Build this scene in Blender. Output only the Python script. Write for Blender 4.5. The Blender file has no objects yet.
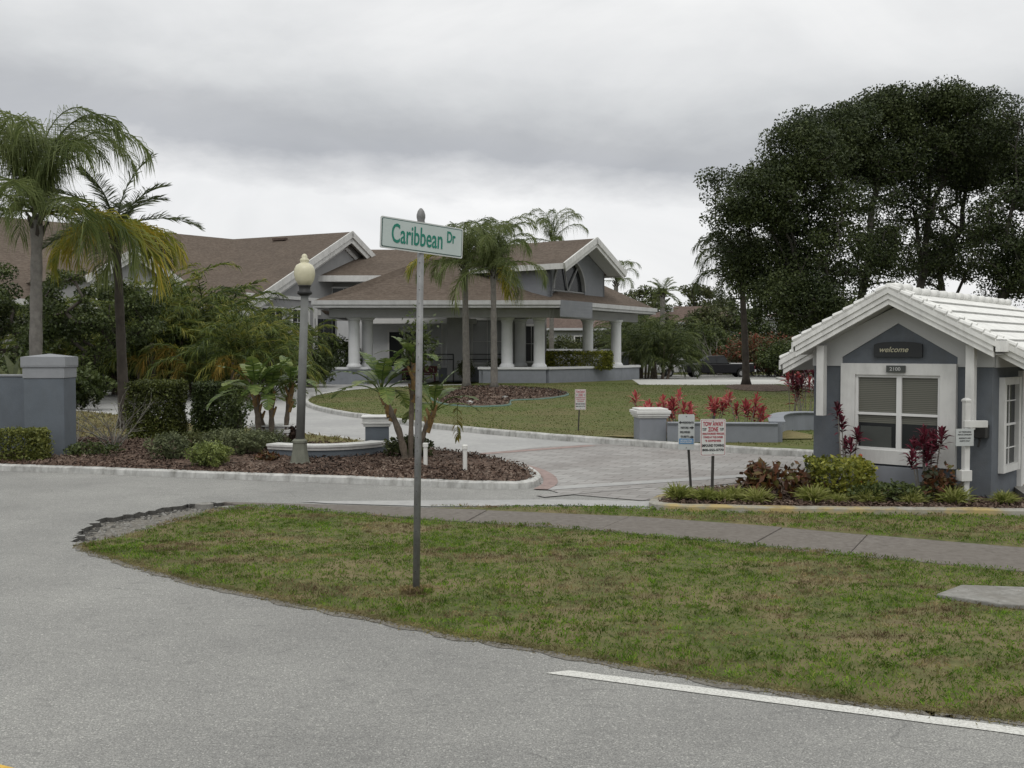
import bpy, math, random
import numpy as np
from mathutils import Vector, geometry as mgeo
PI = math.pi
C = bpy.context.scene.collection
scene = bpy.context.scene
R = np.random.RandomState(7)

# ------------------------------------------------------------------ camera
F = 1000.0
H = 2.0
TH = math.atan(0.032)
cd = bpy.data.cameras.new('camera'); cam = bpy.data.objects.new('camera', cd); C.objects.link(cam)
cam.location = (0, 0, H); cam.rotation_euler = (PI/2 - TH, 0, 0)
cd.sensor_width = 36; cd.lens = 36*F/1024; cd.clip_end = 3000; cd.clip_start = 0.05
scene.camera = cam
ct, st = math.cos(TH), math.sin(TH)

def G(px, py, z=0.0):
    "point of the ground seen at this place of the photograph"
    v = (384-py)/1000; d = (( px-512)/1000, ct+v*st, -st+v*ct)
    t = (z-H)/d[2]
    return (d[0]*t, d[1]*t, z)
def P(px, py, D):
    v = (384-py)/1000; d = ((px-512)/1000, ct+v*st, -st+v*ct)
    t = D/d[1]
    return (d[0]*t, D, H+d[2]*t)

# ------------------------------------------------------------------ materials
def nodes(m):
    m.use_nodes = True
    return m.node_tree.nodes, m.node_tree.links
def ramp(N, stops, interp='LINEAR'):
    r = N.new('ShaderNodeValToRGB'); r.color_ramp.interpolation = interp
    while len(r.color_ramp.elements) < len(stops): r.color_ramp.elements.new(0.5)
    for e, (p, c) in zip(r.color_ramp.elements, stops):
        e.position = p; e.color = (*c, 1) if len(c) == 3 else c
    return r
def noise(N, L, vec, scale, detail=4, rough=0.55, dist=0.0):
    n = N.new('ShaderNodeTexNoise'); n.inputs['Scale'].default_value = scale
    n.inputs['Detail'].default_value = detail; n.inputs['Roughness'].default_value = rough
    n.inputs['Distortion'].default_value = dist
    L.new(vec, n.inputs['Vector']); return n.outputs['Fac']
def mixc(N, L, fac, a, b, mode='MIX'):
    m = N.new('ShaderNodeMix'); m.data_type = 'RGBA'; m.blend_type = mode
    for s, x in (('Factor', fac),):
        if hasattr(x, 'links'): L.new(x, m.inputs[0])
        else: m.inputs[0].default_value = x
    for i, x in ((6, a), (7, b)):
        if hasattr(x, 'links'): L.new(x, m.inputs[i])
        else: m.inputs[i].default_value = (*x, 1)
    return m.outputs[2]
def pos(N, L, scale=(1, 1, 1)):
    g = N.new('ShaderNodeNewGeometry')
    mp = N.new('ShaderNodeMapping'); mp.inputs['Scale'].default_value = scale
    L.new(g.outputs['Position'], mp.inputs['Vector']); return mp.outputs['Vector']
def bump(N, L, h, strength, dist, bsdf):
    b = N.new('ShaderNodeBump'); b.inputs['Strength'].default_value = strength
    b.inputs['Distance'].default_value = dist
    L.new(h, b.inputs['Height']); L.new(b.outputs['Normal'], bsdf.inputs['Normal'])

def plain(name, col, rough=0.6, var=0.12, scale=3.0, dirt=0.0, metal=0.0, spec=0.4, fine=0.0):
    m = bpy.data.materials.new(name); N, L = nodes(m); b = N['Principled BSDF']
    v = pos(N, L)
    a = tuple(c*(1-var) for c in col); c2 = tuple(min(1, c*(1+var)) for c in col)
    r = ramp(N, [(0.3, a), (0.7, c2)]); L.new(noise(N, L, v, scale, 6, 0.65), r.inputs[0]); out = r.outputs[0]
    if dirt:
        vd = pos(N, L, (1, 1, 0.35))
        r2 = ramp(N, [(0.45, (0, 0, 0)), (0.75, (dirt,)*3)]); L.new(noise(N, L, vd, scale*1.7, 8, 0.7), r2.inputs[0])
        out = mixc(N, L, r2.outputs[0], out, (0.09, 0.085, 0.07))
    L.new(out, b.inputs['Base Color']); b.inputs['Roughness'].default_value = rough
    b.inputs['Metallic'].default_value = metal; b.inputs['Specular IOR Level'].default_value = spec
    if fine: bump(N, L, noise(N, L, v, fine, 4), 0.35, 0.01, b)
    return m

def leafmat(name, cols, trans=0.25, rough=0.5, scale=0.8):
    m = bpy.data.materials.new(name); N, L = nodes(m); b = N['Principled BSDF']
    g = N.new('ShaderNodeNewGeometry')
    n = len(cols)
    r = ramp(N, [((i+0.5)/n, c) for i, c in enumerate(cols)])
    nz = noise(N, L, pos(N, L), scale, 2)
    mth = N.new('ShaderNodeMath'); mth.operation = 'MULTIPLY_ADD'
    L.new(g.outputs['Random Per Island'], mth.inputs[0]); mth.inputs[1].default_value = 0.62
    m2 = N.new('ShaderNodeMath'); m2.operation = 'MULTIPLY_ADD'; L.new(nz, m2.inputs[0])
    m2.inputs[1].default_value = 1.3; m2.inputs[2].default_value = -0.46
    L.new(m2.outputs[0], mth.inputs[2]); L.new(mth.outputs[0], r.inputs[0])
    L.new(r.outputs[0], b.inputs['Base Color']); b.inputs['Roughness'].default_value = rough
    b.inputs['Specular IOR Level'].default_value = 0.3
    t = N.new('ShaderNodeBsdfTranslucent'); L.new(r.outputs[0], t.inputs['Color'])
    mx = N.new('ShaderNodeMixShader'); mx.inputs[0].default_value = trans
    L.new(b.outputs[0], mx.inputs[1]); L.new(t.outputs[0], mx.inputs[2])
    L.new(mx.outputs[0], N['Material Output'].inputs['Surface'])
    return m

M = {}
def asphalt():
    m = bpy.data.materials.new('asphalt'); N, L = nodes(m); b = N['Principled BSDF']
    v = pos(N, L)
    fine = noise(N, L, v, 110, 3, 0.8)
    vo = N.new('ShaderNodeTexVoronoi'); vo.inputs['Scale'].default_value = 100; L.new(v, vo.inputs['Vector'])
    r = ramp(N, [(0.28, (0.12, 0.12, 0.115)), (0.5, (0.252, 0.251, 0.241)), (0.72, (0.475, 0.472, 0.452))]); L.new(fine, r.inputs[0])
    sp = N.new('ShaderNodeSeparateColor'); L.new(vo.outputs['Color'], sp.inputs[0])
    r1 = ramp(N, [(0.0, (0.74, 0.74, 0.75)), (0.6, (0.98, 0.98, 0.98)), (0.92, (1.05, 1.05, 1.05)), (1.0, (1.5, 1.5, 1.47))]); L.new(sp.outputs[0], r1.inputs[0])
    c = mixc(N, L, 1.0, r.outputs[0], r1.outputs[0], 'MULTIPLY')
    big = noise(N, L, v, 0.45, 5, 0.6)
    r2 = ramp(N, [(0.3, (0.78, 0.78, 0.785)), (0.7, (1.14, 1.14, 1.13))]); L.new(big, r2.inputs[0])
    c = mixc(N, L, 1.0, c, r2.outputs[0], 'MULTIPLY')
    st_ = noise(N, L, pos(N, L, (2.2, 7, 1)), 1.6, 6, 0.7)
    r3 = ramp(N, [(0.56, (0, 0, 0)), (0.72, (0.6, 0.6, 0.6))]); L.new(st_, r3.inputs[0])
    c = mixc(N, L, r3.outputs[0], c, (0.12, 0.12, 0.118))
    # hairline cracks
    v2 = N.new('ShaderNodeTexVoronoi'); v2.feature = 'DISTANCE_TO_EDGE'; v2.inputs['Scale'].default_value = 0.55
    wn = N.new('ShaderNodeTexNoise'); wn.inputs['Scale'].default_value = 2.5; wn.inputs['Detail'].default_value = 5; L.new(v, wn.inputs['Vector'])
    vm = N.new('ShaderNodeVectorMath'); vm.operation = 'MULTIPLY_ADD'; L.new(wn.outputs['Color'], vm.inputs[0])
    vm.inputs[1].default_value = (0.7, 0.7, 0); L.new(v, vm.inputs[2]); L.new(vm.outputs[0], v2.inputs['Vector'])
    r4 = ramp(N, [(0.0, (0.6, 0.6, 0.6)), (0.004, (0, 0, 0))]); L.new(v2.outputs['Distance'], r4.inputs[0])
    msk = ramp(N, [(0.5, (0, 0, 0)), (0.6, (1, 1, 1))]); L.new(noise(N, L, v, 0.8, 3), msk.inputs[0])
    f = mixc(N, L, 1.0, r4.outputs[0], msk.outputs[0], 'MULTIPLY')
    c = mixc(N, L, f, c, (0.08, 0.08, 0.08))
    L.new(c, b.inputs['Base Color']); b.inputs['Roughness'].default_value = 0.85
    b.inputs['Specular IOR Level'].default_value = 0.25
    bump(N, L, fine, 0.5, 0.006, b)
    return m
M['asphalt'] = asphalt()
M['tar'] = plain('broken_tar', (0.075, 0.073, 0.068), 0.9, 0.4, 20)

def speck(name, cols, scale, rough=0.9, big=None, bscale=0.4, bmp=0.4, bd=0.02, vor=False):
    m = bpy.data.materials.new(name); N, L = nodes(m); b = N['Principled BSDF']
    v = pos(N, L)
    if vor:
        vo = N.new('ShaderNodeTexVoronoi'); vo.inputs['Scale'].default_value = scale; L.new(v, vo.inputs['Vector'])
        sp = N.new('ShaderNodeSeparateColor'); L.new(vo.outputs['Color'], sp.inputs[0]); f = sp.outputs[0]
    else: f = noise(N, L, v, scale, 6, 0.7)
    lo, hi = (0.0, 1.0) if vor else (0.3, 0.7)
    n = len(cols); r = ramp(N, [(lo+(hi-lo)*i/(n-1), c) for i, c in enumerate(cols)]); L.new(f, r.inputs[0]); c = r.outputs[0]
    if big:
        rb = ramp(N, [(0.42, (0, 0, 0)), (0.62, (0.85, 0.85, 0.85))]); L.new(noise(N, L, v, bscale, 6, 0.65), rb.inputs[0])
        c = mixc(N, L, rb.outputs[0], c, big)
        c = mixc(N, L, 0.35, c, r.outputs[0], 'MIX')
    L.new(c, b.inputs['Base Color']); b.inputs['Roughness'].default_value = rough
    b.inputs['Specular IOR Level'].default_value = 0.2
    bump(N, L, f, bmp, bd, b)
    return m
M['dirt'] = speck('sandy_dirt', [(0.08, 0.074, 0.064), (0.16, 0.15, 0.132), (0.26, 0.245, 0.22)], 25, bmp=0.6)
M['grassbase'] = speck('grass_ground', [(0.045, 0.055, 0.018), (0.085, 0.10, 0.03), (0.15, 0.14, 0.06)], 9, big=(0.22, 0.16, 0.10), bscale=1.1)
M['lawn'] = speck('lawn_ground', [(0.05, 0.065, 0.017), (0.085, 0.105, 0.027), (0.12, 0.13, 0.042)], 4.5, big=(0.15, 0.115, 0.06), bscale=0.25, bmp=0.8, bd=0.05)
M['drygrass'] = speck('dry_grass_ground', [(0.10, 0.10, 0.04), (0.16, 0.15, 0.06), (0.22, 0.19, 0.09)], 4.5, big=(0.20, 0.15, 0.08), bscale=0.3, bmp=0.8, bd=0.05)
M['mulch'] = speck('bark_mulch', [(0.025, 0.017, 0.012), (0.065, 0.042, 0.03), (0.105, 0.068, 0.05), (0.19, 0.135, 0.105)], 17, vor=True, bmp=1.0, bd=0.05)
M['chip'] = leafmat('mulch_chip', [(0.02, 0.013, 0.01), (0.065, 0.04, 0.03), (0.12, 0.08, 0.06), (0.2, 0.155, 0.125)], 0.0, 0.9)
M['concrete'] = speck('drive_concrete', [(0.30, 0.30, 0.30), (0.36, 0.36, 0.355), (0.41, 0.41, 0.40)], 6, big=(0.27, 0.27, 0.27), bscale=0.35, bmp=0.2)
M['farroad'] = speck('pale_road', [(0.42, 0.42, 0.40), (0.52, 0.52, 0.5)], 3, bmp=0.1)
M['sidewalk'] = speck('sidewalk_concrete', [(0.105, 0.094, 0.083), (0.155, 0.14, 0.126), (0.2, 0.185, 0.168)], 14, big=(0.14, 0.125, 0.11), bscale=0.8, bmp=0.3, bd=0.01)
M['slab'] = speck('pale_concrete', [(0.15, 0.145, 0.135), (0.23, 0.225, 0.21), (0.3, 0.295, 0.28)], 14, big=(0.17, 0.16, 0.14), bscale=2.5, bmp=0.3, bd=0.01)
M['kerb'] = plain('painted_kerb', (0.43, 0.43, 0.415), 0.8, 0.25, 4, dirt=0.8)
M['yellowkerb'] = None
def yk():
    m = bpy.data.materials.new('worn_yellow_kerb'); N, L = nodes(m); b = N['Principled BSDF']
    v = pos(N, L, (1, 1, 3))
    r = ramp(N, [(0.40, (0.36, 0.28, 0.12)), (0.5, (0.27, 0.25, 0.19)), (0.6, (0.30, 0.29, 0.26))]); L.new(noise(N, L, v, 1.6, 7, 0.7), r.inputs[0])
    r2 = ramp(N, [(0.5, (0, 0, 0)), (0.7, (0.8, 0.8, 0.8))]); L.new(noise(N, L, v, 5, 6, 0.7), r2.inputs[0])
    L.new(mixc(N, L, r2.outputs[0], r.outputs[0], (0.13, 0.115, 0.09)), b.inputs['Base Color']); b.inputs['Roughness'].default_value = 0.85
    return m
M['yellowkerb'] = yk()
M['linepaint'] = plain('white_line_paint', (0.60, 0.60, 0.57), 0.75, 0.12, 40, dirt=0.8)
M['yellowpaint'] = plain('yellow_line_paint', (0.62, 0.40, 0.06), 0.7, 0.15, 25, dirt=0.3)
def paver():
    m = bpy.data.materials.new('brick_pavers'); N, L = nodes(m); b = N['Principled BSDF']
    v = pos(N, L); mp = N.new('ShaderNodeMapping'); mp.inputs['Rotation'].default_value = (0, 0, 0.45); L.new(v, mp.inputs['Vector'])
    br = N.new('ShaderNodeTexBrick'); br.inputs['Scale'].default_value = 1.0
    br.inputs['Brick Width'].default_value = 0.42; br.inputs['Row Height'].default_value = 0.21
    br.inputs['Mortar Size'].default_value = 0.012; br.inputs['Color1'].default_value = (0.236, 0.231, 0.223, 1)
    br.inputs['Color2'].default_value = (0.305, 0.300, 0.292, 1); br.inputs['Mortar'].default_value = (0.17, 0.16, 0.155, 1)
    L.new(mp.outputs[0], br.inputs['Vector'])
    r = ramp(N, [(0.35, (0.82, 0.78, 0.77)), (0.65, (1.1, 1.1, 1.1))]); L.new(noise(N, L, v, 0.5, 5), r.inputs[0])
    L.new(mixc(N, L, 1.0, br.outputs[0], r.outputs[0], 'MULTIPLY'), b.inputs['Base Color']); b.inputs['Roughness'].default_value = 0.85
    return m
M['paver'] = paver()
M['redbrick'] = plain('red_brick_band', (0.26, 0.195, 0.18), 0.85, 0.25, 8)
M['white'] = plain('white_paint', (0.60, 0.60, 0.585), 0.6, 0.08, 2, dirt=0.28)
M['eave'] = plain('eave_paint', (0.46, 0.465, 0.465), 0.6, 0.08, 2, dirt=0.3)
M['whitetrim'] = plain('white_trim', (0.68, 0.68, 0.67), 0.5, 0.04, 2, dirt=0.1)
M['soffit'] = plain('soffit_paint', (0.46, 0.465, 0.46), 0.7, 0.06, 2)
M['bluegrey'] = plain('blue_grey_stucco', (0.108, 0.121, 0.138), 0.85, 0.14, 3, dirt=0.3, fine=60)
M['pillargrey'] = plain('pillar_stucco', (0.118, 0.136, 0.157), 0.9, 0.1, 3, dirt=0.14, fine=50)
M['capgrey'] = plain('pillar_cap_stucco', (0.25, 0.26, 0.275), 0.9, 0.08, 3, dirt=0.12, fine=50)
M['clubwall'] = plain('club_stucco', (0.30, 0.302, 0.305), 0.85, 0.07, 1.5, dirt=0.06)
M['lowwall'] = plain('low_wall_stucco', (0.22, 0.235, 0.26), 0.9, 0.1, 2, dirt=0.12)
M['clubdark'] = plain('club_recess', (0.10, 0.105, 0.115), 0.85, 0.1, 1.5)
M['column'] = plain('column_paint', (0.62, 0.63, 0.64), 0.6, 0.05, 2, dirt=0.06)
def siding():
    m = bpy.data.materials.new('blue_siding'); N, L = nodes(m); b = N['Principled BSDF']
    v = pos(N, L)
    w = N.new('ShaderNodeTexWave'); w.bands_direction = 'Z'; w.wave_profile = 'SAW'; w.inputs['Scale'].default_value = 1.6; L.new(v, w.inputs['Vector'])
    r = ramp(N, [(0.3, (0.19, 0.20, 0.222)), (0.7, (0.22, 0.23, 0.25))]); L.new(noise(N, L, v, 2, 4), r.inputs[0])
    L.new(r.outputs[0], b.inputs['Base Color']); b.inputs['Roughness'].default_value = 0.7
    bump(N, L, w.outputs['Fac'], 0.6, 0.03, b)
    return m
M['siding'] = siding()
def shingle(name, c1, c2):
    m = bpy.data.materials.new(name); N, L = nodes(m); b = N['Principled BSDF']
    v = pos(N, L)
    vo = N.new('ShaderNodeTexVoronoi'); vo.inputs['Scale'].default_value = 6.5; L.new(pos(N, L, (1, 1, 2.5)), vo.inputs['Vector'])
    sp = N.new('ShaderNodeSeparateColor'); L.new(vo.outputs['Color'], sp.inputs[0])
    r = ramp(N, [(0, c1), (1, c2)]); L.new(sp.outputs[0], r.inputs[0])
    r2 = ramp(N, [(0.35, (0.9, 0.9, 0.9)), (0.65, (1.09, 1.08, 1.07))]); L.new(noise(N, L, v, 0.35, 6, 0.6), r2.inputs[0])
    w = N.new('ShaderNodeTexWave'); w.bands_direction = 'Z'; w.wave_profile = 'SAW'; w.inputs['Scale'].default_value = 2.2; w.inputs['Distortion'].default_value = 0.4; L.new(v, w.inputs['Vector'])
    r3 = ramp(N, [(0.0, (0.8, 0.8, 0.8)), (0.25, (1, 1, 1))]); L.new(w.outputs['Fac'], r3.inputs[0])
    c = mixc(N, L, 1.0, r.outputs[0], r2.outputs[0], 'MULTIPLY'); c = mixc(N, L, 1.0, c, r3.outputs[0], 'MULTIPLY')
    L.new(c, b.inputs['Base Color']); b.inputs['Roughness'].default_value = 0.95; b.inputs['Specular IOR Level'].default_value = 0.15
    bump(N, L, w.outputs['Fac'], 0.3, 0.03, b)
    return m
M['shingle'] = shingle('brown_shingles', (0.094, 0.074, 0.060), (0.134, 0.109, 0.090))
M['shingle2'] = shingle('grey_brown_shingles', (0.09, 0.065, 0.055), (0.14, 0.105, 0.09))
M['tile'] = plain('white_roof_tile', (0.74, 0.74, 0.72), 0.65, 0.08, 4, dirt=0.3)
M['tileshade'] = plain('tile_shadow_joint', (0.34, 0.34, 0.33), 0.8, 0.2, 6)
M['glass'] = plain('window_glass', (0.02, 0.022, 0.024), 0.2, 0.1, 1, spec=0.3)
M['glasspale'] = plain('curtained_glass', (0.26, 0.27, 0.27), 0.2, 0.1, 1, spec=0.6)
def blinds():
    m = bpy.data.materials.new('slatted_blinds'); N, L = nodes(m); b = N['Principled BSDF']
    w = N.new('ShaderNodeTexWave'); w.bands_direction = 'Z'; w.inputs['Scale'].default_value = 12; L.new(pos(N, L), w.inputs['Vector'])
    r = ramp(N, [(0.2, (0.07, 0.07, 0.058)), (0.7, (0.14, 0.14, 0.115))]); L.new(w.outputs['Fac'], r.inputs[0])
    L.new(r.outputs[0], b.inputs['Base Color']); b.inputs['Roughness'].default_value = 0.6
    b.inputs['Coat Weight'].default_value = 0.3; b.inputs['Coat Roughness'].default_value = 0.05
    return m
M['blinds'] = blinds()
M['galv'] = plain('galvanised_steel', (0.21, 0.213, 0.215), 0.55, 0.25, 9, dirt=0.35, metal=0.25)
M['lampgrey'] = plain('lamp_post_paint', (0.14, 0.145, 0.14), 0.6, 0.15, 6, dirt=0.2)
M['lampbase'] = plain('lamp_base_paint', (0.15, 0.155, 0.125), 0.8, 0.2, 6, dirt=0.4)
M['globe'] = plain('cream_globe', (0.56, 0.53, 0.38), 0.35, 0.1, 5, dirt=0.15, spec=0.5)
M['black'] = plain('black_paint', (0.018, 0.018, 0.018), 0.5, 0.2, 5)
M['darkpost'] = plain('dark_sign_post', (0.035, 0.033, 0.03), 0.7, 0.2, 9)
M['signface'] = plain('pale_green_sheeting', (0.43, 0.49, 0.475), 0.35, 0.04, 5, spec=0.5)
M['signedge'] = plain('sign_edge', (0.50, 0.52, 0.51), 0.4, 0.04, 5)
M['signgreen'] = plain('sign_green', (0.01, 0.17, 0.12), 0.5, 0.04, 5)
M['signdark'] = plain('sign_border_dark', (0.05, 0.10, 0.09), 0.5, 0.04, 5)
M['signwhite'] = plain('sign_white', (0.56, 0.57, 0.56), 0.4, 0.06, 8, dirt=0.08)
M['signgrey'] = plain('sign_grey', (0.44, 0.46, 0.46), 0.5, 0.06, 8)
M['signred'] = plain('sign_red', (0.36, 0.045, 0.07), 0.5, 0.05, 5)
M['signblue'] = plain('sign_blue', (0.08, 0.22, 0.42), 0.5, 0.05, 5)
M['ink'] = plain('sign_black_ink', (0.03, 0.03, 0.035), 0.5, 0.05, 5)
M['cream'] = plain('cream_lettering', (0.42, 0.40, 0.29), 0.5, 0.05, 5)
M['boardblack'] = plain('black_board', (0.02, 0.022, 0.024), 0.5, 0.1, 5)
M['numgrey'] = plain('number_plate_grey', (0.06, 0.065, 0.06), 0.5, 0.1, 5)
M['wallblue'] = plain('blue_wall_letter', (0.02, 0.03, 0.12), 0.5, 0.05, 5)
M['trunkgrey'] = plain('palm_trunk_grey', (0.17, 0.16, 0.145), 0.95, 0.3, 7, dirt=0.4, fine=30)
M['trunkdark'] = plain('dark_bark', (0.055, 0.047, 0.04), 0.95, 0.35, 5, fine=25)
M['oakbark'] = plain('oak_bark', (0.065, 0.06, 0.052), 0.95, 0.3, 4, fine=12)
M['trunkbrown'] = plain('fibrous_trunk', (0.13, 0.105, 0.082), 0.95, 0.45, 9, dirt=0.4, fine=20)
M['boot'] = plain('orange_leaf_boots', (0.20, 0.125, 0.05), 0.8, 0.35, 14)
M['twig'] = plain('bare_twigs', (0.20, 0.19, 0.17), 0.9, 0.2, 8)
M['queen'] = leafmat('queen_palm_leaf', [(0.07, 0.10, 0.027), (0.13, 0.165, 0.048), (0.2, 0.235, 0.085)], 0.4)
M['queenfar'] = leafmat('queen_palm_leaf_far', [(0.07, 0.10, 0.03), (0.12, 0.155, 0.045), (0.19, 0.22, 0.085)], 0.35)
M['yellowing'] = leafmat('yellowing_palm_leaf', [(0.15, 0.18, 0.03), (0.27, 0.27, 0.04), (0.38, 0.29, 0.035)], 0.4)
M['orangeleaf'] = leafmat('orange_dying_leaf', [(0.08, 0.09, 0.02), (0.16, 0.14, 0.025), (0.27, 0.17, 0.03)], 0.3)
M['date'] = leafmat('dark_palm_leaf', [(0.028, 0.04, 0.014), (0.05, 0.068, 0.022), (0.085, 0.105, 0.04)], 0.2)
M['areca'] = leafmat('areca_leaf', [(0.028, 0.045, 0.012), (0.065, 0.095, 0.02), (0.125, 0.16, 0.03), (0.22, 0.21, 0.035)], 0.25)
M['arecalight'] = leafmat('areca_leaf_light', [(0.035, 0.05, 0.015), (0.07, 0.095, 0.028), (0.12, 0.145, 0.04)], 0.25)
M['banana'] = leafmat('broad_leaf', [(0.05, 0.085, 0.02), (0.10, 0.15, 0.035), (0.17, 0.21, 0.055)], 0.3, 0.4, 1.5)
M['oak'] = leafmat('oak_leaf', [(0.024, 0.036, 0.014), (0.044, 0.060, 0.021), (0.078, 0.098, 0.034)], 0.18, 0.55, 0.5)
M['darkshrub'] = leafmat('dark_shrub_leaf', [(0.025, 0.038, 0.012), (0.05, 0.07, 0.02), (0.09, 0.115, 0.032)], 0.2)
M['midshrub'] = leafmat('mid_shrub_leaf', [(0.04, 0.05, 0.02), (0.07, 0.085, 0.03), (0.11, 0.12, 0.045)], 0.2)
M['redshrub'] = leafmat('bougainvillea_leaf', [(0.05, 0.06, 0.02), (0.08, 0.07, 0.03), (0.22, 0.05, 0.03)], 0.2, scale=1.5)
M['hedge'] = leafmat('clipped_hedge_leaf', [(0.035, 0.045, 0.012), (0.07, 0.085, 0.02), (0.13, 0.15, 0.032)], 0.2)
M['hedgelight'] = leafmat('light_hedge_leaf', [(0.05, 0.06, 0.018), (0.11, 0.13, 0.03), (0.18, 0.19, 0.045)], 0.2)
M['golden'] = leafmat('golden_shrub_leaf', [(0.06, 0.07, 0.015), (0.17, 0.19, 0.03), (0.34, 0.33, 0.06)], 0.25)
M['lime'] = leafmat('lime_shrub_leaf', [(0.1, 0.13, 0.04), (0.18, 0.22, 0.06), (0.26, 0.3, 0.09)], 0.25)
M['sage'] = leafmat('sage_leaf', [(0.075, 0.09, 0.045), (0.13, 0.15, 0.07), (0.2, 0.22, 0.11)], 0.2)
M['ti'] = leafmat('red_ti_leaf', [(0.035, 0.01, 0.014), (0.08, 0.016, 0.025), (0.2, 0.035, 0.06)], 0.25)
M['tibright'] = leafmat('bright_ti_leaf', [(0.18, 0.03, 0.035), (0.42, 0.075, 0.08), (0.58, 0.2, 0.19)], 0.35)
M['croton'] = leafmat('croton_leaf', [(0.025, 0.035, 0.015), (0.06, 0.035, 0.018), (0.13, 0.045, 0.02), (0.12, 0.115, 0.035)], 0.2, scale=4)
M['tuft'] = leafmat('border_grass_leaf', [(0.14, 0.17, 0.04), (0.26, 0.29, 0.07), (0.42, 0.42, 0.17)], 0.4)
M['blade'] = None
def blademat(name, greens, browns, s1, lo, hi):
    m = bpy.data.materials.new(name); N, L = nodes(m); b = N['Principled BSDF']
    g = N.new('ShaderNodeNewGeometry')
    ra = ramp(N, [((i+0.5)/len(greens), c) for i, c in enumerate(greens)]); L.new(g.outputs['Random Per Island'], ra.inputs[0])
    rb = ramp(N, [((i+0.5)/len(browns), c) for i, c in enumerate(browns)]); L.new(g.outputs['Random Per Island'], rb.inputs[0])
    rf = ramp(N, [(lo, (0, 0, 0)), (hi, (1, 1, 1))]); L.new(noise(N, L, pos(N, L, (0.8, 1.5, 1)), s1, 6, 0.68), rf.inputs[0])
    c = mixc(N, L, rf.outputs[0], ra.outputs[0], rb.outputs[0])
    rq = ramp(N, [(0.36, (0.52, 0.50, 0.46)), (0.5, (0.95, 0.95, 0.95)), (0.64, (1.5, 1.48, 1.3))]); L.new(noise(N, L, pos(N, L, (0.7, 1.4, 1)), 3.2, 4, 0.7), rq.inputs[0])
    c = mixc(N, L, 1.0, c, rq.outputs[0], 'MULTIPLY')
    L.new(c, b.inputs['Base Color']); b.inputs['Roughness'].default_value = 0.7; b.inputs['Specular IOR Level'].default_value = 0.15
    t = N.new('ShaderNodeBsdfTranslucent'); L.new(c, t.inputs['Color'])
    mx = N.new('ShaderNodeMixShader'); mx.inputs[0].default_value = 0.3
    L.new(b.outputs[0], mx.inputs[1]); L.new(t.outputs[0], mx.inputs[2]); L.new(mx.outputs[0], N['Material Output'].inputs['Surface'])
    return m
GREENS = [(0.052, 0.108, 0.011), (0.092, 0.18, 0.015), (0.14, 0.245, 0.024), (0.17, 0.20, 0.045)]
BROWNS = [(0.13, 0.095, 0.055), (0.21, 0.15, 0.09), (0.32, 0.25, 0.155), (0.13, 0.13, 0.04)]
M['blade'] = blademat('grass_blade', GREENS, BROWNS, 1.1, 0.525, 0.56)
M['carblack'] = plain('car_black_paint', (0.01, 0.01, 0.012), 0.35, 0.05, 1, spec=0.25)
M['carwhite'] = plain('car_white_paint', (0.55, 0.55, 0.55), 0.25, 0.05, 1, spec=0.6)
M['chrome'] = plain('bright_trim', (0.55, 0.55, 0.56), 0.3, 0.05, 3)
M['tyre'] = plain('tyre_rubber', (0.02, 0.02, 0.02), 0.9, 0.1, 4)
M['rim'] = plain('wheel_rim', (0.3, 0.3, 0.3), 0.4, 0.1, 4, metal=0.5)
M['lens'] = plain('light_lens', (0.5, 0.5, 0.5), 0.1, 0.1, 4)
M['cone'] = plain('orange_plastic', (0.5, 0.11, 0.05), 0.5, 0.1, 4)
M['pvc'] = plain('white_pvc', (0.66, 0.66, 0.63), 0.5, 0.05, 9, dirt=0.15)
M['greenedge'] = plain('green_plastic_edging', (0.08, 0.14, 0.115), 0.6, 0.15, 4)
M['farwall'] = plain('far_wall', (0.33, 0.34, 0.35), 0.9, 0.06, 1)
M['farwhite'] = plain('far_wall_white', (0.5, 0.51, 0.53), 0.9, 0.06, 1)
M['redbench'] = plain('dark_red_paint', (0.10, 0.02, 0.025), 0.6, 0.1, 4)

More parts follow.
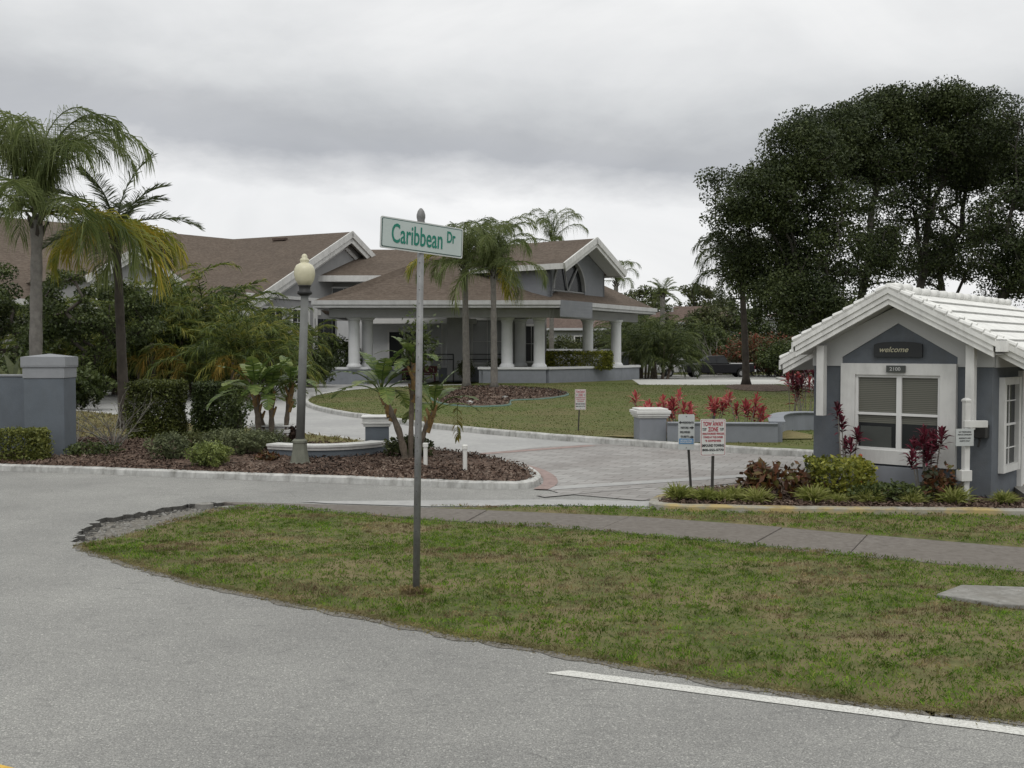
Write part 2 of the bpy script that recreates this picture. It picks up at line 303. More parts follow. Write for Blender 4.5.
# ------------------------------------------------------------------ mesh builder
class MB:
    def __init__(s): s.V = []; s.L = []; s.T = []; s.MI = []; s.n = 0
    def add(s, V, faces, mi=0):
        V = np.asarray(V, float).reshape(-1, 3); s.V.append(V)
        for f in faces:
            s.L.append(np.asarray(f, int)+s.n); s.T.append(np.array([len(f)])); s.MI.append(np.array([mi]))
        s.n += len(V); return s
    def addu(s, V, Farr, mi=0):
        V = V.reshape(-1, 3); Farr = np.asarray(Farr); s.V.append(V)
        s.L.append(Farr.reshape(-1)+s.n); s.T.append(np.full(len(Farr), Farr.shape[1])); s.MI.append(np.full(len(Farr), mi))
        s.n += len(V); return s
    def build(s, name, mats, parent=None, smooth=False, bevel=0):
        me = bpy.data.meshes.new(name)
        V = np.concatenate(s.V).copy()
        loc = np.zeros(3)
        if parent is not None: loc = np.array(ORG.get(parent.name, (0, 0, 0)))
        V -= loc
        Lp = np.concatenate(s.L); T = np.concatenate(s.T); MI = np.concatenate(s.MI)
        me.vertices.add(len(V)); me.vertices.foreach_set('co', V.astype(np.float32).ravel())
        me.loops.add(len(Lp)); me.loops.foreach_set('vertex_index', Lp.astype(np.int32))
        me.polygons.add(len(T)); me.polygons.foreach_set('loop_start', (np.cumsum(T)-T).astype(np.int32))
        if not isinstance(mats, (list, tuple)): mats = [mats]
        for m in mats: me.materials.append(m)
        me.polygons.foreach_set('material_index', MI.astype(np.int32))
        me.polygons.foreach_set('use_smooth', np.full(len(T), bool(smooth)))
        me.update(calc_edges=True); me.validate()
        o = bpy.data.objects.new(name, me); C.objects.link(o)
        if parent is not None:
            o.parent = parent; ORG[o.name] = tuple(loc)
        if bevel:
            b = o.modifiers.new('bevel', 'BEVEL'); b.width = bevel; b.segments = 2; b.limit_method = 'ANGLE'
        return o
    # --- shapes
    def box(s, c, d, mi=0, ax=None):
        "box of full sizes d centred at c, ax = optional rotation about z in radians or 3 axis vectors"
        c = np.array(c, float); d = np.array(d, float)/2
        if ax is None: A = np.eye(3)
        elif np.isscalar(ax): A = np.array([[math.cos(ax), math.sin(ax), 0], [-math.sin(ax), math.cos(ax), 0], [0, 0, 1]])
        else: A = np.array(ax, float)
        V = [c + A[0]*d[0]*i + A[1]*d[1]*j + A[2]*d[2]*k for k in (-1, 1) for (i, j) in ((-1, -1), (1, -1), (1, 1), (-1, 1))]
        return s.add(V, [(3, 2, 1, 0), (4, 5, 6, 7), (0, 1, 5, 4), (1, 2, 6, 5), (2, 3, 7, 6), (3, 0, 4, 7)], mi)
    def extr(s, pts, vec, mi=0):
        "polygon (3-D points) extruded along vec"
        p = np.array(pts, float); n = len(p); V = np.concatenate([p, p+np.array(vec, float)])
        return s.add(V, [tuple(range(n))[::-1], tuple(range(n, 2*n))] + [(i, (i+1) % n, n+(i+1) % n, n+i) for i in range(n)], mi)
    def tube(s, pts, rad, n=8, mi=0, cap=True):
        pts = np.array(pts, float); rad = np.broadcast_to(np.array(rad, float), (len(pts),))
        V = []
        for i, p in enumerate(pts):
            t = pts[min(i+1, len(pts)-1)]-pts[max(i-1, 0)]; t = t/(np.linalg.norm(t)+1e-9)
            a = np.array([1, 0, 0]) if abs(t[2]) > 0.8 else np.array([0, 0, 1])
            u = np.cross(t, a); u /= np.linalg.norm(u); w = np.cross(t, u)
            for k in range(n):
                an = 2*PI*k/n; V.append(p+rad[i]*(math.cos(an)*u+math.sin(an)*w))
        fs = [(i*n+k, i*n+(k+1) % n, (i+1)*n+(k+1) % n, (i+1)*n+k) for i in range(len(pts)-1) for k in range(n)]
        if cap: fs += [tuple(range(n))[::-1], tuple((len(pts)-1)*n+k for k in range(n))]
        return s.add(V, fs, mi)
    def lathe(s, c, prof, n=16, mi=0, rot=0):
        V = []
        for r, z in prof:
            for k in range(n):
                an = 2*PI*k/n+rot; V.append((c[0]+r*math.cos(an), c[1]+r*math.sin(an), c[2]+z))
        m = len(prof)
        fs = [(i*n+k, i*n+(k+1) % n, (i+1)*n+(k+1) % n, (i+1)*n+k) for i in range(m-1) for k in range(n)]
        fs += [tuple(range(n))[::-1], tuple((m-1)*n+k for k in range(n))]
        return s.add(V, fs, mi)
    def blades(s, B, D, Ln, W, dr, rng=R, mi=0, twist=None):
        B = np.asarray(B, float); N = len(B); D = np.asarray(D, float)
        D = D/(np.linalg.norm(D, axis=1, keepdims=True)+1e-9)
        Ln = np.broadcast_to(Ln, (N,))[:, None]; W = np.broadcast_to(W, (N,))[:, None]; dr = np.broadcast_to(dr, (N,))[:, None]
        ref = rng.normal(size=(N, 3)) if twist is None else np.broadcast_to(twist, (N, 3))
        w = np.cross(D, ref); w /= (np.linalg.norm(w, axis=1, keepdims=True)+1e-9)
        z = np.array([0, 0, 1.0])
        mid = B+D*Ln*0.52-z*dr*Ln*0.14; tip = B+D*Ln*(1-0.15*dr)-z*dr*Ln*0.6
        V = np.stack([B-w*W*0.28, B+w*W*0.28, mid-w*W*0.5, mid+w*W*0.5, tip], 1)
        base = np.arange(N)[:, None]*5+s.n
        q = base+np.array([0, 1, 3, 2]); t = base+np.array([2, 3, 4])
        s.V.append(V.reshape(-1, 3)); s.L.append(np.concatenate([q, t], 1).reshape(-1))
        s.T.append(np.tile([4, 3], N)); s.MI.append(np.full(2*N, mi)); s.n += 5*N
        return s
    def leaves(s, P_, size, rng=R, up=0.4, asp=0.55, mi=0):
        P_ = np.asarray(P_, float); N = len(P_)
        size = np.broadcast_to(size, (N,))[:, None]*rng.uniform(0.7, 1.3, (N, 1))
        n = rng.normal(size=(N, 3)); n[:, 2] += up*2; n /= np.linalg.norm(n, axis=1, keepdims=True)
        a = np.cross(n, rng.normal(size=(N, 3))); a /= (np.linalg.norm(a, axis=1, keepdims=True)+1e-9); b = np.cross(n, a)
        V = np.stack([P_-a*size*0.5, P_+b*size*asp*0.5-a*size*0.05, P_+a*size*0.5, P_-b*size*asp*0.5-a*size*0.05], 1)
        return s.addu(V, np.arange(N)[:, None]*4+np.arange(4), mi)
ORG = {}
def setp(o, label=None, cat=None, group=None, kind=None):
    if label: o['label'] = label
    if cat: o['category'] = cat
    if group: o['group'] = group
    if kind: o['kind'] = kind
    return o
def thing(name, label, cat, loc, group=None):
    o = bpy.data.objects.new(name, None); C.objects.link(o); o.location = loc; o.empty_display_size = 0.2
    ORG[o.name] = tuple(loc); return setp(o, label, cat, group)
def struct(o, kind='structure'): o['kind'] = kind; return o
def dup(root, loc, rz=0, sc=1, label=None, group=None):
    r = root.copy(); C.objects.link(r); r.location = loc; r.rotation_euler = (0, 0, rz); r.scale = (sc, sc, sc)
    if label: r['label'] = label
    if group: r['group'] = group
    for ch in list(root.children):
        c = ch.copy(); C.objects.link(c); c.parent = r
        for g in list(ch.children):
            d = g.copy(); C.objects.link(d); d.parent = c
    return r
def single(mb, name, mats, label, cat, loc, group=None, smooth=False, bevel=0):
    "one-mesh thing with its origin at loc"
    holder = bpy.data.objects.new('tmp', None); C.objects.link(holder); ORG[holder.name] = tuple(loc)
    o = mb.build(name, mats, holder, smooth, bevel); o.parent = None
    bpy.data.objects.remove(holder); o.location = loc
    return setp(o, label, cat, group)

# ------------------------------------------------------------------ paths and surfaces
def catmull(pts, k=6, closed=False):
    p = [np.array(q[:2], float) for q in pts]; out = []
    n = len(p)
    for i in range(n-1 if not closed else n):
        a, b, c, d = (p[(i-1) % n] if (closed or i > 0) else p[0]), p[i], p[(i+1) % n], (p[(i+2) % n] if (closed or i+2 < n) else p[-1])
        for j in range(k):
            t = j/k
            out.append(0.5*((2*b)+(-a+c)*t+(2*a-5*b+4*c-d)*t*t+(-a+3*b-3*c+d)*t**3))
    if not closed: out.append(p[-1])
    return np.array(out)
def gp(lst): return [G(x, y)[:2] for x, y in lst]
def flat(name, pts, z, mat, kind='structure', thick=0, mats=None):
    mb = MB(); pts = [tuple(p[:2]) for p in pts]; n = len(pts)
    ar = sum(pts[i][0]*pts[(i+1) % n][1]-pts[(i+1) % n][0]*pts[i][1] for i in range(n))
    if ar < 0: pts = pts[::-1]
    V = [(x, y, z) for x, y in pts]
    if thick:
        r = mgeo.delaunay_2d_cdt([Vector(p) for p in pts], [], [list(range(n))], 1, 1e-6)
        mb.add([(p.x, p.y, z) for p in r[0]], [tuple(f) for f in r[2]])
        V += [(x, y, z-thick) for x, y in pts]
        n00 = mb.n; mb.V.append(np.array(V)); mb.n += len(V); mb2 = [(i, (i+1) % n, n+(i+1) % n, n+i) for i in range(n)]
        for f in mb2: mb.L.append(np.array(f)+n00); mb.T.append(np.array([4])); mb.MI.append(np.array([1 if mats else 0]))
    else: mb.add(V, [tuple(range(n))])
    o = mb.build(name, mats or mat); o['kind'] = kind; return o
def inpoly(P_, poly):
    x, y = P_[:, 0], P_[:, 1]; ins = np.zeros(len(P_), bool); n = len(poly); j = n-1
    for i in range(n):
        xi, yi = poly[i][:2]; xj, yj = poly[j][:2]
        c = ((yi > y) != (yj > y)) & (x < (xj-xi)*(y-yi)/((yj-yi)+1e-12)+xi); ins ^= c; j = i
    return ins
def sample(poly, n, rng=R, bb=None):
    poly = np.array([p[:2] for p in poly]); lo = poly.min(0); hi = poly.max(0)
    if bb is not None: lo = np.maximum(lo, bb[0]); hi = np.minimum(hi, bb[1])
    out = np.zeros((0, 2))
    while len(out) < n:
        q = rng.uniform(lo, hi, (n*2, 2)); out = np.concatenate([out, q[inpoly(q, poly)]])
    return out[:n]
def hills(x, y, s=1.0):
    return (np.sin(x*1.7*s+0.6*y*s)+np.sin(y*2.3*s+1.1)+np.sin((x-y)*3.1*s+0.4)*0.6)/2.6
def surf(name, poly, npts, z, amp, mat, hs=1.0, skirt=0.08, kind='structure', bb=None):
    poly = [tuple(p[:2]) for p in poly]; n = len(poly)
    ar = sum(poly[i][0]*poly[(i+1) % n][1]-poly[(i+1) % n][0]*poly[i][1] for i in range(n))
    if ar < 0: poly = poly[::-1]
    inner = sample(poly, npts, bb=bb)
    v = [Vector(p) for p in poly]+[Vector(p) for p in inner]
    r = mgeo.delaunay_2d_cdt(v, [], [list(range(n))], 1, 1e-5)
    V2 = np.array([(p.x, p.y) for p in r[0]])
    # boundary vertices keep the base height
    B = np.array(poly); d = np.full(len(V2), 9.0)
    for i in range(n):
        a, b = B[i], B[(i+1) % n]; ab = b-a; t = np.clip(((V2-a)@ab)/(ab@ab+1e-12), 0, 1)
        d = np.minimum(d, np.linalg.norm(V2-(a+t[:, None]*ab), axis=1))
    Z = z+amp*(hills(V2[:, 0], V2[:, 1], hs)*0.5+0.5)*np.clip(d/0.5, 0, 1)
    mb = MB(); mb.add(np.column_stack([V2, Z]), [tuple(f) for f in r[2]])
    if skirt:
        Vs = [(x, y, z) for x, y in poly]+[(x, y, z-skirt) for x, y in poly]
        mb.add(Vs, [(i, n+i, n+(i+1) % n, (i+1) % n) for i in range(n)])
    o = mb.build(name, mat, smooth=True); o['kind'] = kind; return o
def kerb(name, path, w=0.16, h=0.13, mat='kerb', z0=-0.03, k=6, jit=0.004, tag='structure'):
    p = catmull(path, k) if k else np.array([q[:2] for q in path]); n = len(p)
    t = np.zeros_like(p); t[1:-1] = p[2:]-p[:-2]; t[0] = p[1]-p[0]; t[-1] = p[-1]-p[-2]
    t /= np.linalg.norm(t, axis=1, keepdims=True); nr = np.column_stack([-t[:, 1], t[:, 0]])
    prof = [(-w/2-0.01, z0), (-w/2, h*0.8), (-w/2+0.03, h), (w/2-0.03, h), (w/2, h*0.8), (w/2+0.01, z0)]
    V = []
    for i in range(n):
        j = R.uniform(-jit, jit)
        for o, z in prof: V.append((*(p[i]+nr[i]*(o+j)), z+j if z > 0 else z))
    m = len(prof)
    fs = [(i*m+q, (i+1)*m+q, (i+1)*m+q+1, i*m+q+1) for i in range(n-1) for q in range(m-1)]
    fs += [tuple(range(m)), tuple((n-1)*m+q for q in range(m))[::-1]]
    o = MB().add(V, fs).build(name, M[mat]); o['kind'] = tag
    return o

# ------------------------------------------------------------------ ground, roads
flat('ground', [(-600, -300), (600, -300), (600, 900), (-600, 900)], -0.075, M['lawn'])
verge_s = gp([(255, 507), (235, 509.5), (215, 512), (200, 516), (182, 520), (165, 525), (142, 531), (120, 537), (98, 541), (84, 545), (90, 551), (112, 558), (140, 567), (170, 575), (200, 584), (250, 594), (300, 605), (350, 614), (400, 624), (450, 635), (500, 643), (560, 653), (620, 664), (700, 678), (780, 691), (860, 703), (940, 713), (1024, 722)])
last = verge_s[-1]; dirv = np.array(verge_s[-1])-np.array(verge_s[-6]); dirv /= np.linalg.norm(dirv)
far_r = (last[0]+dirv[0]*24, last[1]+dirv[1]*24)
walk_n = gp([(222, 502.5), (300, 504), (430, 509), (540, 513), (660, 519), (840, 533), (1024, 549)])
walk_s = gp([(255, 508), (300, 510), (420, 520.5), (560, 528), (760, 547), (1024, 573)])
dw = np.array(walk_n[-1])-np.array(walk_n[-3]); dw /= np.linalg.norm(dw)
wn_e = tuple(np.array(walk_n[-1])+dw*22); ws_e = tuple(np.array(walk_s[-1])+dw*22)
def jag(pts, amp, k=5, seed=3):
    rg = np.random.RandomState(seed); p = catmull(pts, k); q = p+rg.uniform(-amp, amp, p.shape); return [tuple(x) for x in q]
hole = jag(gp([(84, 549), (76, 541), (79, 534), (87, 527), (98, 521), (116, 516.5), (134, 514), (160, 509.5), (184, 504.5), (205, 502.5), (222, 502.5)]), 0.075, 9)
bedn = gp([(660, 505), (655, 501), (675, 492), (740, 486), (815, 478)])
# the asphalt: a wide sheet with the grass verge and the gatehouse plot cut out on the right side
south = jag(verge_s[9:], 0.02, 3, 8)
road_pts = [(-60, -30), (60, -30), (far_r[0]+20, far_r[1]-18), far_r] + south[::-1] + hole[0:] + [walk_n[1]] + gp([(430, 507.5), (520, 506.5), (600, 506.5), (652, 509)]) + bedn + [(9.0, 17.2), (60, 30), (60, 26.5), (8, 26.5), (-60, 30)]
flat('road', road_pts, 0.0, M['asphalt'], thick=0.09, mats=[M['asphalt'], M['tar']])
flat('dirt_patch', gp([(70, 552), (66, 530), (150, 500), (300, 500), (300, 512), (150, 540)]), -0.055, M['dirt'])
verge_poly = verge_s + [far_r, ws_e] + walk_s[::-1]
vb = ((-6, 2), (14, 14))
surf('grass_verge', verge_poly, 2500, 0.006, 0.05, M['grassbase'], 0.9, bb=vb)
es = np.array(verge_s[9:]); ecat = catmull(verge_s[9:]+[tuple(np.array(verge_s[-1])+dirv*4)], 8); rgE = np.random.RandomState(31)
tE = np.gradient(ecat, axis=0); tE /= np.linalg.norm(tE, axis=1, keepdims=True); nE = np.column_stack([tE[:, 1], -tE[:, 0]])
if nE[:, 1].mean() > 0: nE = -nE
wE = .035+.05*np.abs(np.sin(np.arange(len(ecat))*.37))+rgE.uniform(0, .04, len(ecat))
flat('sandy_edge', [tuple(p) for p in ecat+nE*wE[:, None]]+[tuple(p) for p in (ecat-nE*.1)[::-1]], 0.004, M['dirt'])
# sidewalk with joints
wk = MB(); pn = catmull(walk_n+[wn_e], 8); ps = catmull(walk_s+[ws_e], 8)
# resample both edges
def resamp(p, n):
    d = np.r_[0, np.cumsum(np.linalg.norm(np.diff(p, axis=0), axis=1))]; s = np.linspace(0, d[-1], n)
    return np.column_stack([np.interp(s, d, p[:, 0]), np.interp(s, d, p[:, 1])])
a = resamp(pn, 19); pd = resamp(ps, 900); b = np.array([pd[np.argmin(np.linalg.norm(pd-q, axis=1))] for q in a]); a[-1] = pn[-1]
gap = 0.006
for i in range(18):
    e = (a[i+1]-a[i]); e = e/np.linalg.norm(e)*gap
    q = [a[i]+e, a[i+1]-e, b[i+1]-e, b[i]+e]
    wk.extr([(x, y, -0.05) for x, y in q], (0, 0, 0.062+0.004*(i % 2)))
struct(wk.build('sidewalk', M['sidewalk'], bevel=0.008))
strip_poly = gp([(430, 508), (520, 507), (600, 507), (652, 509.5), (700, 511.5), (1024, 516)])
e1 = np.array(strip_poly[-1])+dw*22
strip_poly = strip_poly + [tuple(e1)] + [wn_e] + walk_n[::-1][:-2]
surf('grass_strip', strip_poly, 700, 0.006, 0.03, M['grassbase'], 1.3, bb=((-2, 7), (9, 14)))
# edge line and yellow line
def stripe(name, p0, p1, w, mat, z=0.005):
    p0, p1 = np.array(p0[:2]), np.array(p1[:2]); t = (p1-p0)/np.linalg.norm(p1-p0); nn = np.array([-t[1], t[0]])*w/2
    return flat(name, [p0-nn, p1-nn, p1+nn, p0+nn], z, mat)
l0, l1 = np.array(G(566, 673.5)[:2]), np.array(G(1024, 732.5)[:2]); ld = (l1-l0)/np.linalg.norm(l1-l0)
rg = np.random.RandomState(5); ts = np.linspace(0, 24, 200); nl = np.array([-ld[1], ld[0]])
up_ = [tuple(l0+ld*t+nl*(0.055+rg.uniform(-.003, .003))) for t in ts]; dn_ = [tuple(l0+ld*t-nl*(0.055+rg.uniform(-.003, .003))) for t in ts]
dn_[0] = tuple(np.array(dn_[0])-ld*0.12)
flat('edge_line', dn_+up_[::-1], 0.005, M['linepaint'])
stripe('centre_line', G(-60, 757), G(10, 774), 0.1, M['yellowpaint'])
single(MB().extr([(*p, -0.02) for p in gp([(936, 600.5), (961, 591), (1062, 594.5), (1084, 615), (1000, 610.5)])], (0, 0, 0.075)), 'utility_slab', M['slab'],
       'pale concrete slab lying in the grass at the right edge below the sidewalk', 'concrete slab', (*G(990, 600)[:2], 0), bevel=0.01)

# island bed
isl_front = gp([(-160, 462), (-60, 466.5), (0, 470), (100, 473.5), (230, 478.5), (350, 483), (450, 487), (515, 488.5), (534, 484), (533, 477), (520, 470), (500, 465), (470, 458), (430, 453), (395, 449.5), (362, 444), (305, 437), (180, 425), (65, 412), (-120, 402)])
isl = catmull(isl_front, 6)
kerb('island_kerb', isl_front, 0.16, 0.105)
mul = [tuple(p) for p in catmull(gp([(-160, 462), (-60, 466.5), (0, 470), (100, 473.5), (230, 478.5), (350, 483), (450, 487), (515, 488.5), (534, 484), (533, 477), (520, 470), (500, 465), (470, 458), (430, 453), (395, 449.5)]), 5)] + gp([(380, 449), (300, 447), (200, 442), (110, 440), (60, 441), (-160, 436)])
surf('mulch_bed', mul, 900, 0.085, 0.06, M['mulch'], 0.8, skirt=0.1)
gr = gp([(-160, 436), (60, 441), (110, 440), (200, 442), (300, 447), (380, 449), (395, 449.5), (362, 444), (305, 437), (180, 425), (65, 412), (-120, 402)])
surf('island_grass', gr, 200, 0.083, 0.04, M['drygrass'], 0.5, skirt=0.1)
# pavers and the drive
flat('drive', [p for p in gp([(533, 476), (560, 470), (700, 458), (815, 459), (812, 455), (620, 443), (430, 426), (318, 408), (300, 402), (345, 392), (400, 386)])]
     + [(-6, 56), (-5, 72), (-13, 72), (-14, 66)] + gp([(343, 380), (230, 384), (75, 391), (-120, 400), (-120, 404), (65, 413), (180, 426), (305, 438), (395, 450), (470, 459)]), 0.005, M['concrete'])
flat('paver_apron', gp([(470, 455), (545, 447), (620, 443.5), (720, 450), (815, 456), (860, 459), (860, 472), (815, 476), (700, 487), (655, 500), (640, 501), (560, 494), (545, 489), (538, 480), (528, 472), (505, 464)]), 0.010, M['paver'])
for nm, a_, b_, w_ in (('brick_band', (455, 456.5), (592, 446), 0.28), ('brick_band', (545, 489.5), (815, 472), 0.3), ('brick_band', (540, 497), (648, 487), 0.22)):
    stripe(nm, G(*a_), G(*b_), w_, M['redbrick'] if a_[0] == 455 else M['paver'] if w_ == .22 else M['concrete'], 0.014 if w_ != .28 else 0.0145)
bb_ = catmull(gp([(500, 463.5), (524, 468.5), (540, 476), (543, 484), (533, 490)]), 5)
nb = MB(); tt = np.gradient(bb_, axis=0); tt /= np.linalg.norm(tt, axis=1, keepdims=True); nn = np.column_stack([tt[:, 1], -tt[:, 0]])
ip, op = bb_, bb_+nn*0.22
if np.linalg.norm(op.mean(0)-np.array([-1, 18])) < np.linalg.norm(ip.mean(0)-np.array([-1, 18])): op = bb_-nn*0.22
nb.add([(*p, 0.018) for p in ip]+[(*p, 0.018) for p in op], [(i, i+1, len(bb_)+i+1, len(bb_)+i) for i in range(len(bb_)-1)])
struct(nb.build('brick_border', M['redbrick']))
# drain gutter in front of apron
flat('gutter', gp([(300, 502), (420, 501), (560, 500), (655, 502), (650, 507.5), (560, 506), (430, 507), (330, 504)]), 0.009, M['concrete'])
# lawn
lk = gp([(470, 386.5), (400, 388.5), (350, 392), (318, 397), (307, 402), (312, 408), (340, 415), (380, 420.5), (430, 428), (520, 437), (620, 445), (720, 452), (812, 457.5), (930, 466), (1100, 478)])
kerb('lawn_kerb', lk, 0.18, 0.14)
lawn_poly = [tuple(p) for p in catmull(lk, 4)] + [(60, 25), (60, 62)] + gp([(900, 385), (815, 392), (795, 388), (780, 386), (700, 386.8), (636, 386.5)]) + [(9.1, 70), (7.4, 67), (2.2, 61.0), (-2.2, 61.2)]
surf('lawn', lawn_poly, 900, 0.10, 0.03, M['lawn'], 0.15, skirt=0.12, bb=((-14, 15), (40, 64)))
kerb('far_kerb', gp([(-120, 395), (75, 391), (230, 384.3), (343, 380.4)]), 0.3, 0.2, 'kerb')
flat('far_planting_ground', gp([(-200, 397), (75, 391), (230, 384), (343, 380.3)])+[(-13, 100), (-110, 100)], 0.02, M['drygrass'])
flat('far_road', gp([(632, 381), (640, 386.6), (700, 386.8), (780, 386), (797, 388.5), (815, 392), (840, 396)])+[(60, 62), (60, 70)]+gp([(780, 381.2)]), 0.11, M['farroad'], thick=0.15)
kerb('curved_kerb', gp([(778, 380.8), (787, 383), (795, 387), (815, 392), (850, 397)]), 0.3, 0.26, 'kerb')
flat('car_park', [(8.5, 70.5), (60, 72), (60, 88), (8, 88)], 0.0, M['asphalt'])
# ring of mulch in the lawn with its green edging
rc = [(435, 396), (432, 402), (445, 408), (475, 410.5), (508, 409), (512, 404), (545, 402), (568, 397), (540, 391.5), (480, 389)]
ring = catmull(gp(rc), 5, closed=True)
surf('mulch_ring', [tuple(p) for p in ring], 250, 0.11, 0.10, M['mulch'], 0.4, skirt=0.1)
rp = [tuple(p) for p in ring]+[tuple(ring[0])]
kerb('green_edging', rp, 0.10, 0.17, 'greenedge', k=0)
for (x, y, r_) in ((470, 400, .13), (505, 395, .12)):
    c_ = G(x, y, .3); m_ = MB(); m_.lathe((c_[0], c_[1], .1), [(r_*.9, 0), (r_, .15), (r_*.75, r_*1.1), (r_*.3, r_*1.4)], 7)
    single(m_, 'landscape_rock', M['kerb'], 'small white rock in the lawn mulch ring, ' + ('left of the palm trunks' if x == 470 else 'right of the palm trunks'), 'rock', (c_[0], c_[1], .1))
# mulch coloured patch standing in for shade round the right palm; dark bed on lawn
surf('palm_shade_patch', [tuple(p) for p in catmull(gp([(728, 387.5), (770, 387), (800, 391), (775, 394), (735, 392)]), 4, closed=True)], 60, 0.14, 0.12, M['mulch'], 0.3, skirt=0.08)
flat('flower_bed', gp([(650, 439), (776, 440), (778, 431), (650, 430)]), 0.145, M['mulch'])
flat('bare_soil', gp([(600, 441.5), (700, 441), (790, 436), (812, 441), (812, 445), (700, 446), (620, 443)]), 0.140, M['drygrass'])
# gatehouse bed
bed_front = gp([(668, 500), (658, 504), (660, 509.5), (700, 511.3), (800, 513), (900, 514.3), (1024, 516)])
be = np.array(bed_front[-1])+dw*14
kerb('gatehouse_kerb', bed_front+[tuple(np.array(bed_front[-1])+dw*q) for q in (1, 2, 4, 7, 10, 14)], 0.17, 0.085, 'yellowkerb')
surf('gatehouse_bed', gp([(668, 500), (658, 504), (660, 509), (700, 510.8), (800, 512.5), (900, 513.8), (1024, 515.5)])+[tuple(be), (9.0, 17.2)]+gp([(815, 478), (740, 486)]), 300, 0.045, 0.02, M['mulch'], 0.8, skirt=0.1)
# gatehouse apron pavement in front of the door
flat('door_path', [(6.5, 12.3), (7.2, 12.5), (14, 13), (14, 17), (8.8, 17.0), (7.0, 13.9)], 0.125, M['slab'], thick=0.1)

# ------------------------------------------------------------------ grass blades
def zverge(p): return 0.006+0.05*(hills(p[:, 0], p[:, 1], 0.9)*0.5+0.5)
def blades_on(name, poly, n, hmin, hmax, w, zf, mat, bb, lean=0.6, seed=1, tufts=0.5):
    rg = np.random.RandomState(seed)
    p = sample(poly, n, rg, bb)
    k = int(n*tufts)                                # pull part of the blades together into tufts
    cen = sample(poly, max(60, n//14), rg, bb)
    p[:k] = cen[rg.randint(0, len(cen), k)]+rg.normal(0, 0.022, (k, 2))
    D = rg.normal(0, lean, (n, 3)); D[:, 2] = 1
    ln = rg.uniform(hmin, hmax, n)*(0.75+0.5*(hills(p[:, 0], p[:, 1], 1.4)*0.5+0.5))
    ln[:k] *= 1.25
    B = np.column_stack([p, zf(p)-0.004])
    mb = MB().blades(B, D, ln, rg.uniform(0.6, 1.3, n)*w, rg.uniform(0.1, 0.9, n), rg)
    o = mb.build(name, mat); o['kind'] = 'stuff'; return o
vp = [tuple(p) for p in verge_poly]
g1 = blades_on('grass', vp, 150000, 0.018, 0.048, 0.006, zverge, M['blade'], ((-5.2, 3.6), (7.6, 13.5)), seed=1)
setp(g1, 'patchy green and brown grass growing over the verge by the road', 'grass')
ep = np.array(catmull(verge_s[9:], 30)); rg = np.random.RandomState(4)
ii = rg.randint(0, len(ep), 26000); pe = ep[ii]+rg.normal(0, 0.055, (26000, 2))+np.array([0.02, 0.05])
De = rg.normal(0, 0.9, (26000, 3)); De[:, 2] = 0.8
M['dryblade'] = blademat('dry_grass_blade', [(0.2, 0.165, 0.08), (0.3, 0.25, 0.14), (0.15, 0.12, 0.06)], [(0.11, 0.115, 0.035), (0.15, 0.15, 0.05), (0.24, 0.2, 0.1)], 2.0, 0.42, 0.58)
o = MB().blades(np.column_stack([pe, np.full(len(pe), 0.0)]), De, rg.uniform(0.015, 0.05, len(pe)), 0.005, 0.5, rg).build('dry_grass', M['dryblade'])
setp(o, 'dry straw coloured grass fringe along the asphalt edge', 'grass', kind='stuff')
g2 = blades_on('grass', strip_poly, 26000, 0.018, 0.045, 0.008, lambda p: 0.01+0.03*(hills(p[:, 0], p[:, 1], 1.3)*0.5+0.5), M['blade'], ((-2, 8.5), (9, 14)), seed=2)
setp(g2, 'thin grass strip between the sidewalk and the gatehouse kerb', 'grass')
M['lawnblade'] = blademat('lawn_blade', [(0.045, 0.08, 0.012), (0.068, 0.112, 0.016), (0.092, 0.138, 0.024)], [(0.11, 0.105, 0.04), (0.15, 0.12, 0.06), (0.085, 0.095, 0.03)], 0.22, 0.47, 0.62)
g3 = blades_on('grass', lawn_poly, 90000, 0.025, 0.055, 0.022, lambda p: 0.1+0.03*(hills(p[:, 0], p[:, 1], 0.15)*0.5+0.5), M['lawnblade'], ((-13, 20), (22, 60)), seed=3, tufts=0.0, lean=1.1)
setp(g3, 'green lawn grass rising behind the white kerb with browner patches', 'grass')
g4 = blades_on('grass', gr, 9000, 0.05, 0.11, 0.02, lambda p: np.full(len(p), 0.09), M['dryblade'], ((-14, 18), (0, 34)), seed=6, tufts=0.3)
setp(g4, 'dry olive grass behind the grey pillar and the clipped hedges', 'grass')
def chips(name, poly, n, s, z, label, seed, bb=None):
    rg = np.random.RandomState(seed); p = sample(poly, n, rg, bb)
    o = MB().leaves(np.column_stack([p, z+rg.uniform(0, 0.045, n)]), s, rg, up=0.9, asp=0.4).build(name, M['chip'])
    return setp(o, label, 'mulch', kind='stuff')
chips('mulch_chips', mul, 26000, 0.07, 0.10, 'loose reddish brown bark chips spread over the island bed', 1, ((-13, 14), (2, 22)))
chips('mulch_chips', gp([(658, 503), (660, 509), (800, 512.5), (1024, 515.5), (1024, 505), (815, 490), (700, 492)]), 7000, 0.06, 0.055, 'bark chips along the bed in front of the gatehouse', 2)
chips('mulch_chips', [tuple(p) for p in ring], 5000, 0.14, 0.19, 'dark bark chips inside the green edged ring on the lawn', 3)
rg = np.random.RandomState(29); hp = np.array(hole); ii = rg.randint(3, len(hp), 420); m_ = MB()
for q in hp[ii]+rg.normal(0, .05, (420, 2))*np.array([1.3, 1])+np.array([.04, -.05]):
    r_ = rg.uniform(.006, .026); m_.lathe((q[0], q[1], -.058), [(r_, 0), (r_*.95, r_*.5), (r_*.4, r_*.75)], 5, rot=rg.uniform(0, 6))
o = m_.build('asphalt_crumbs', M['tar']); setp(o, 'dark crumbled asphalt bits along the broken road edge', 'rubble', kind='stuff')
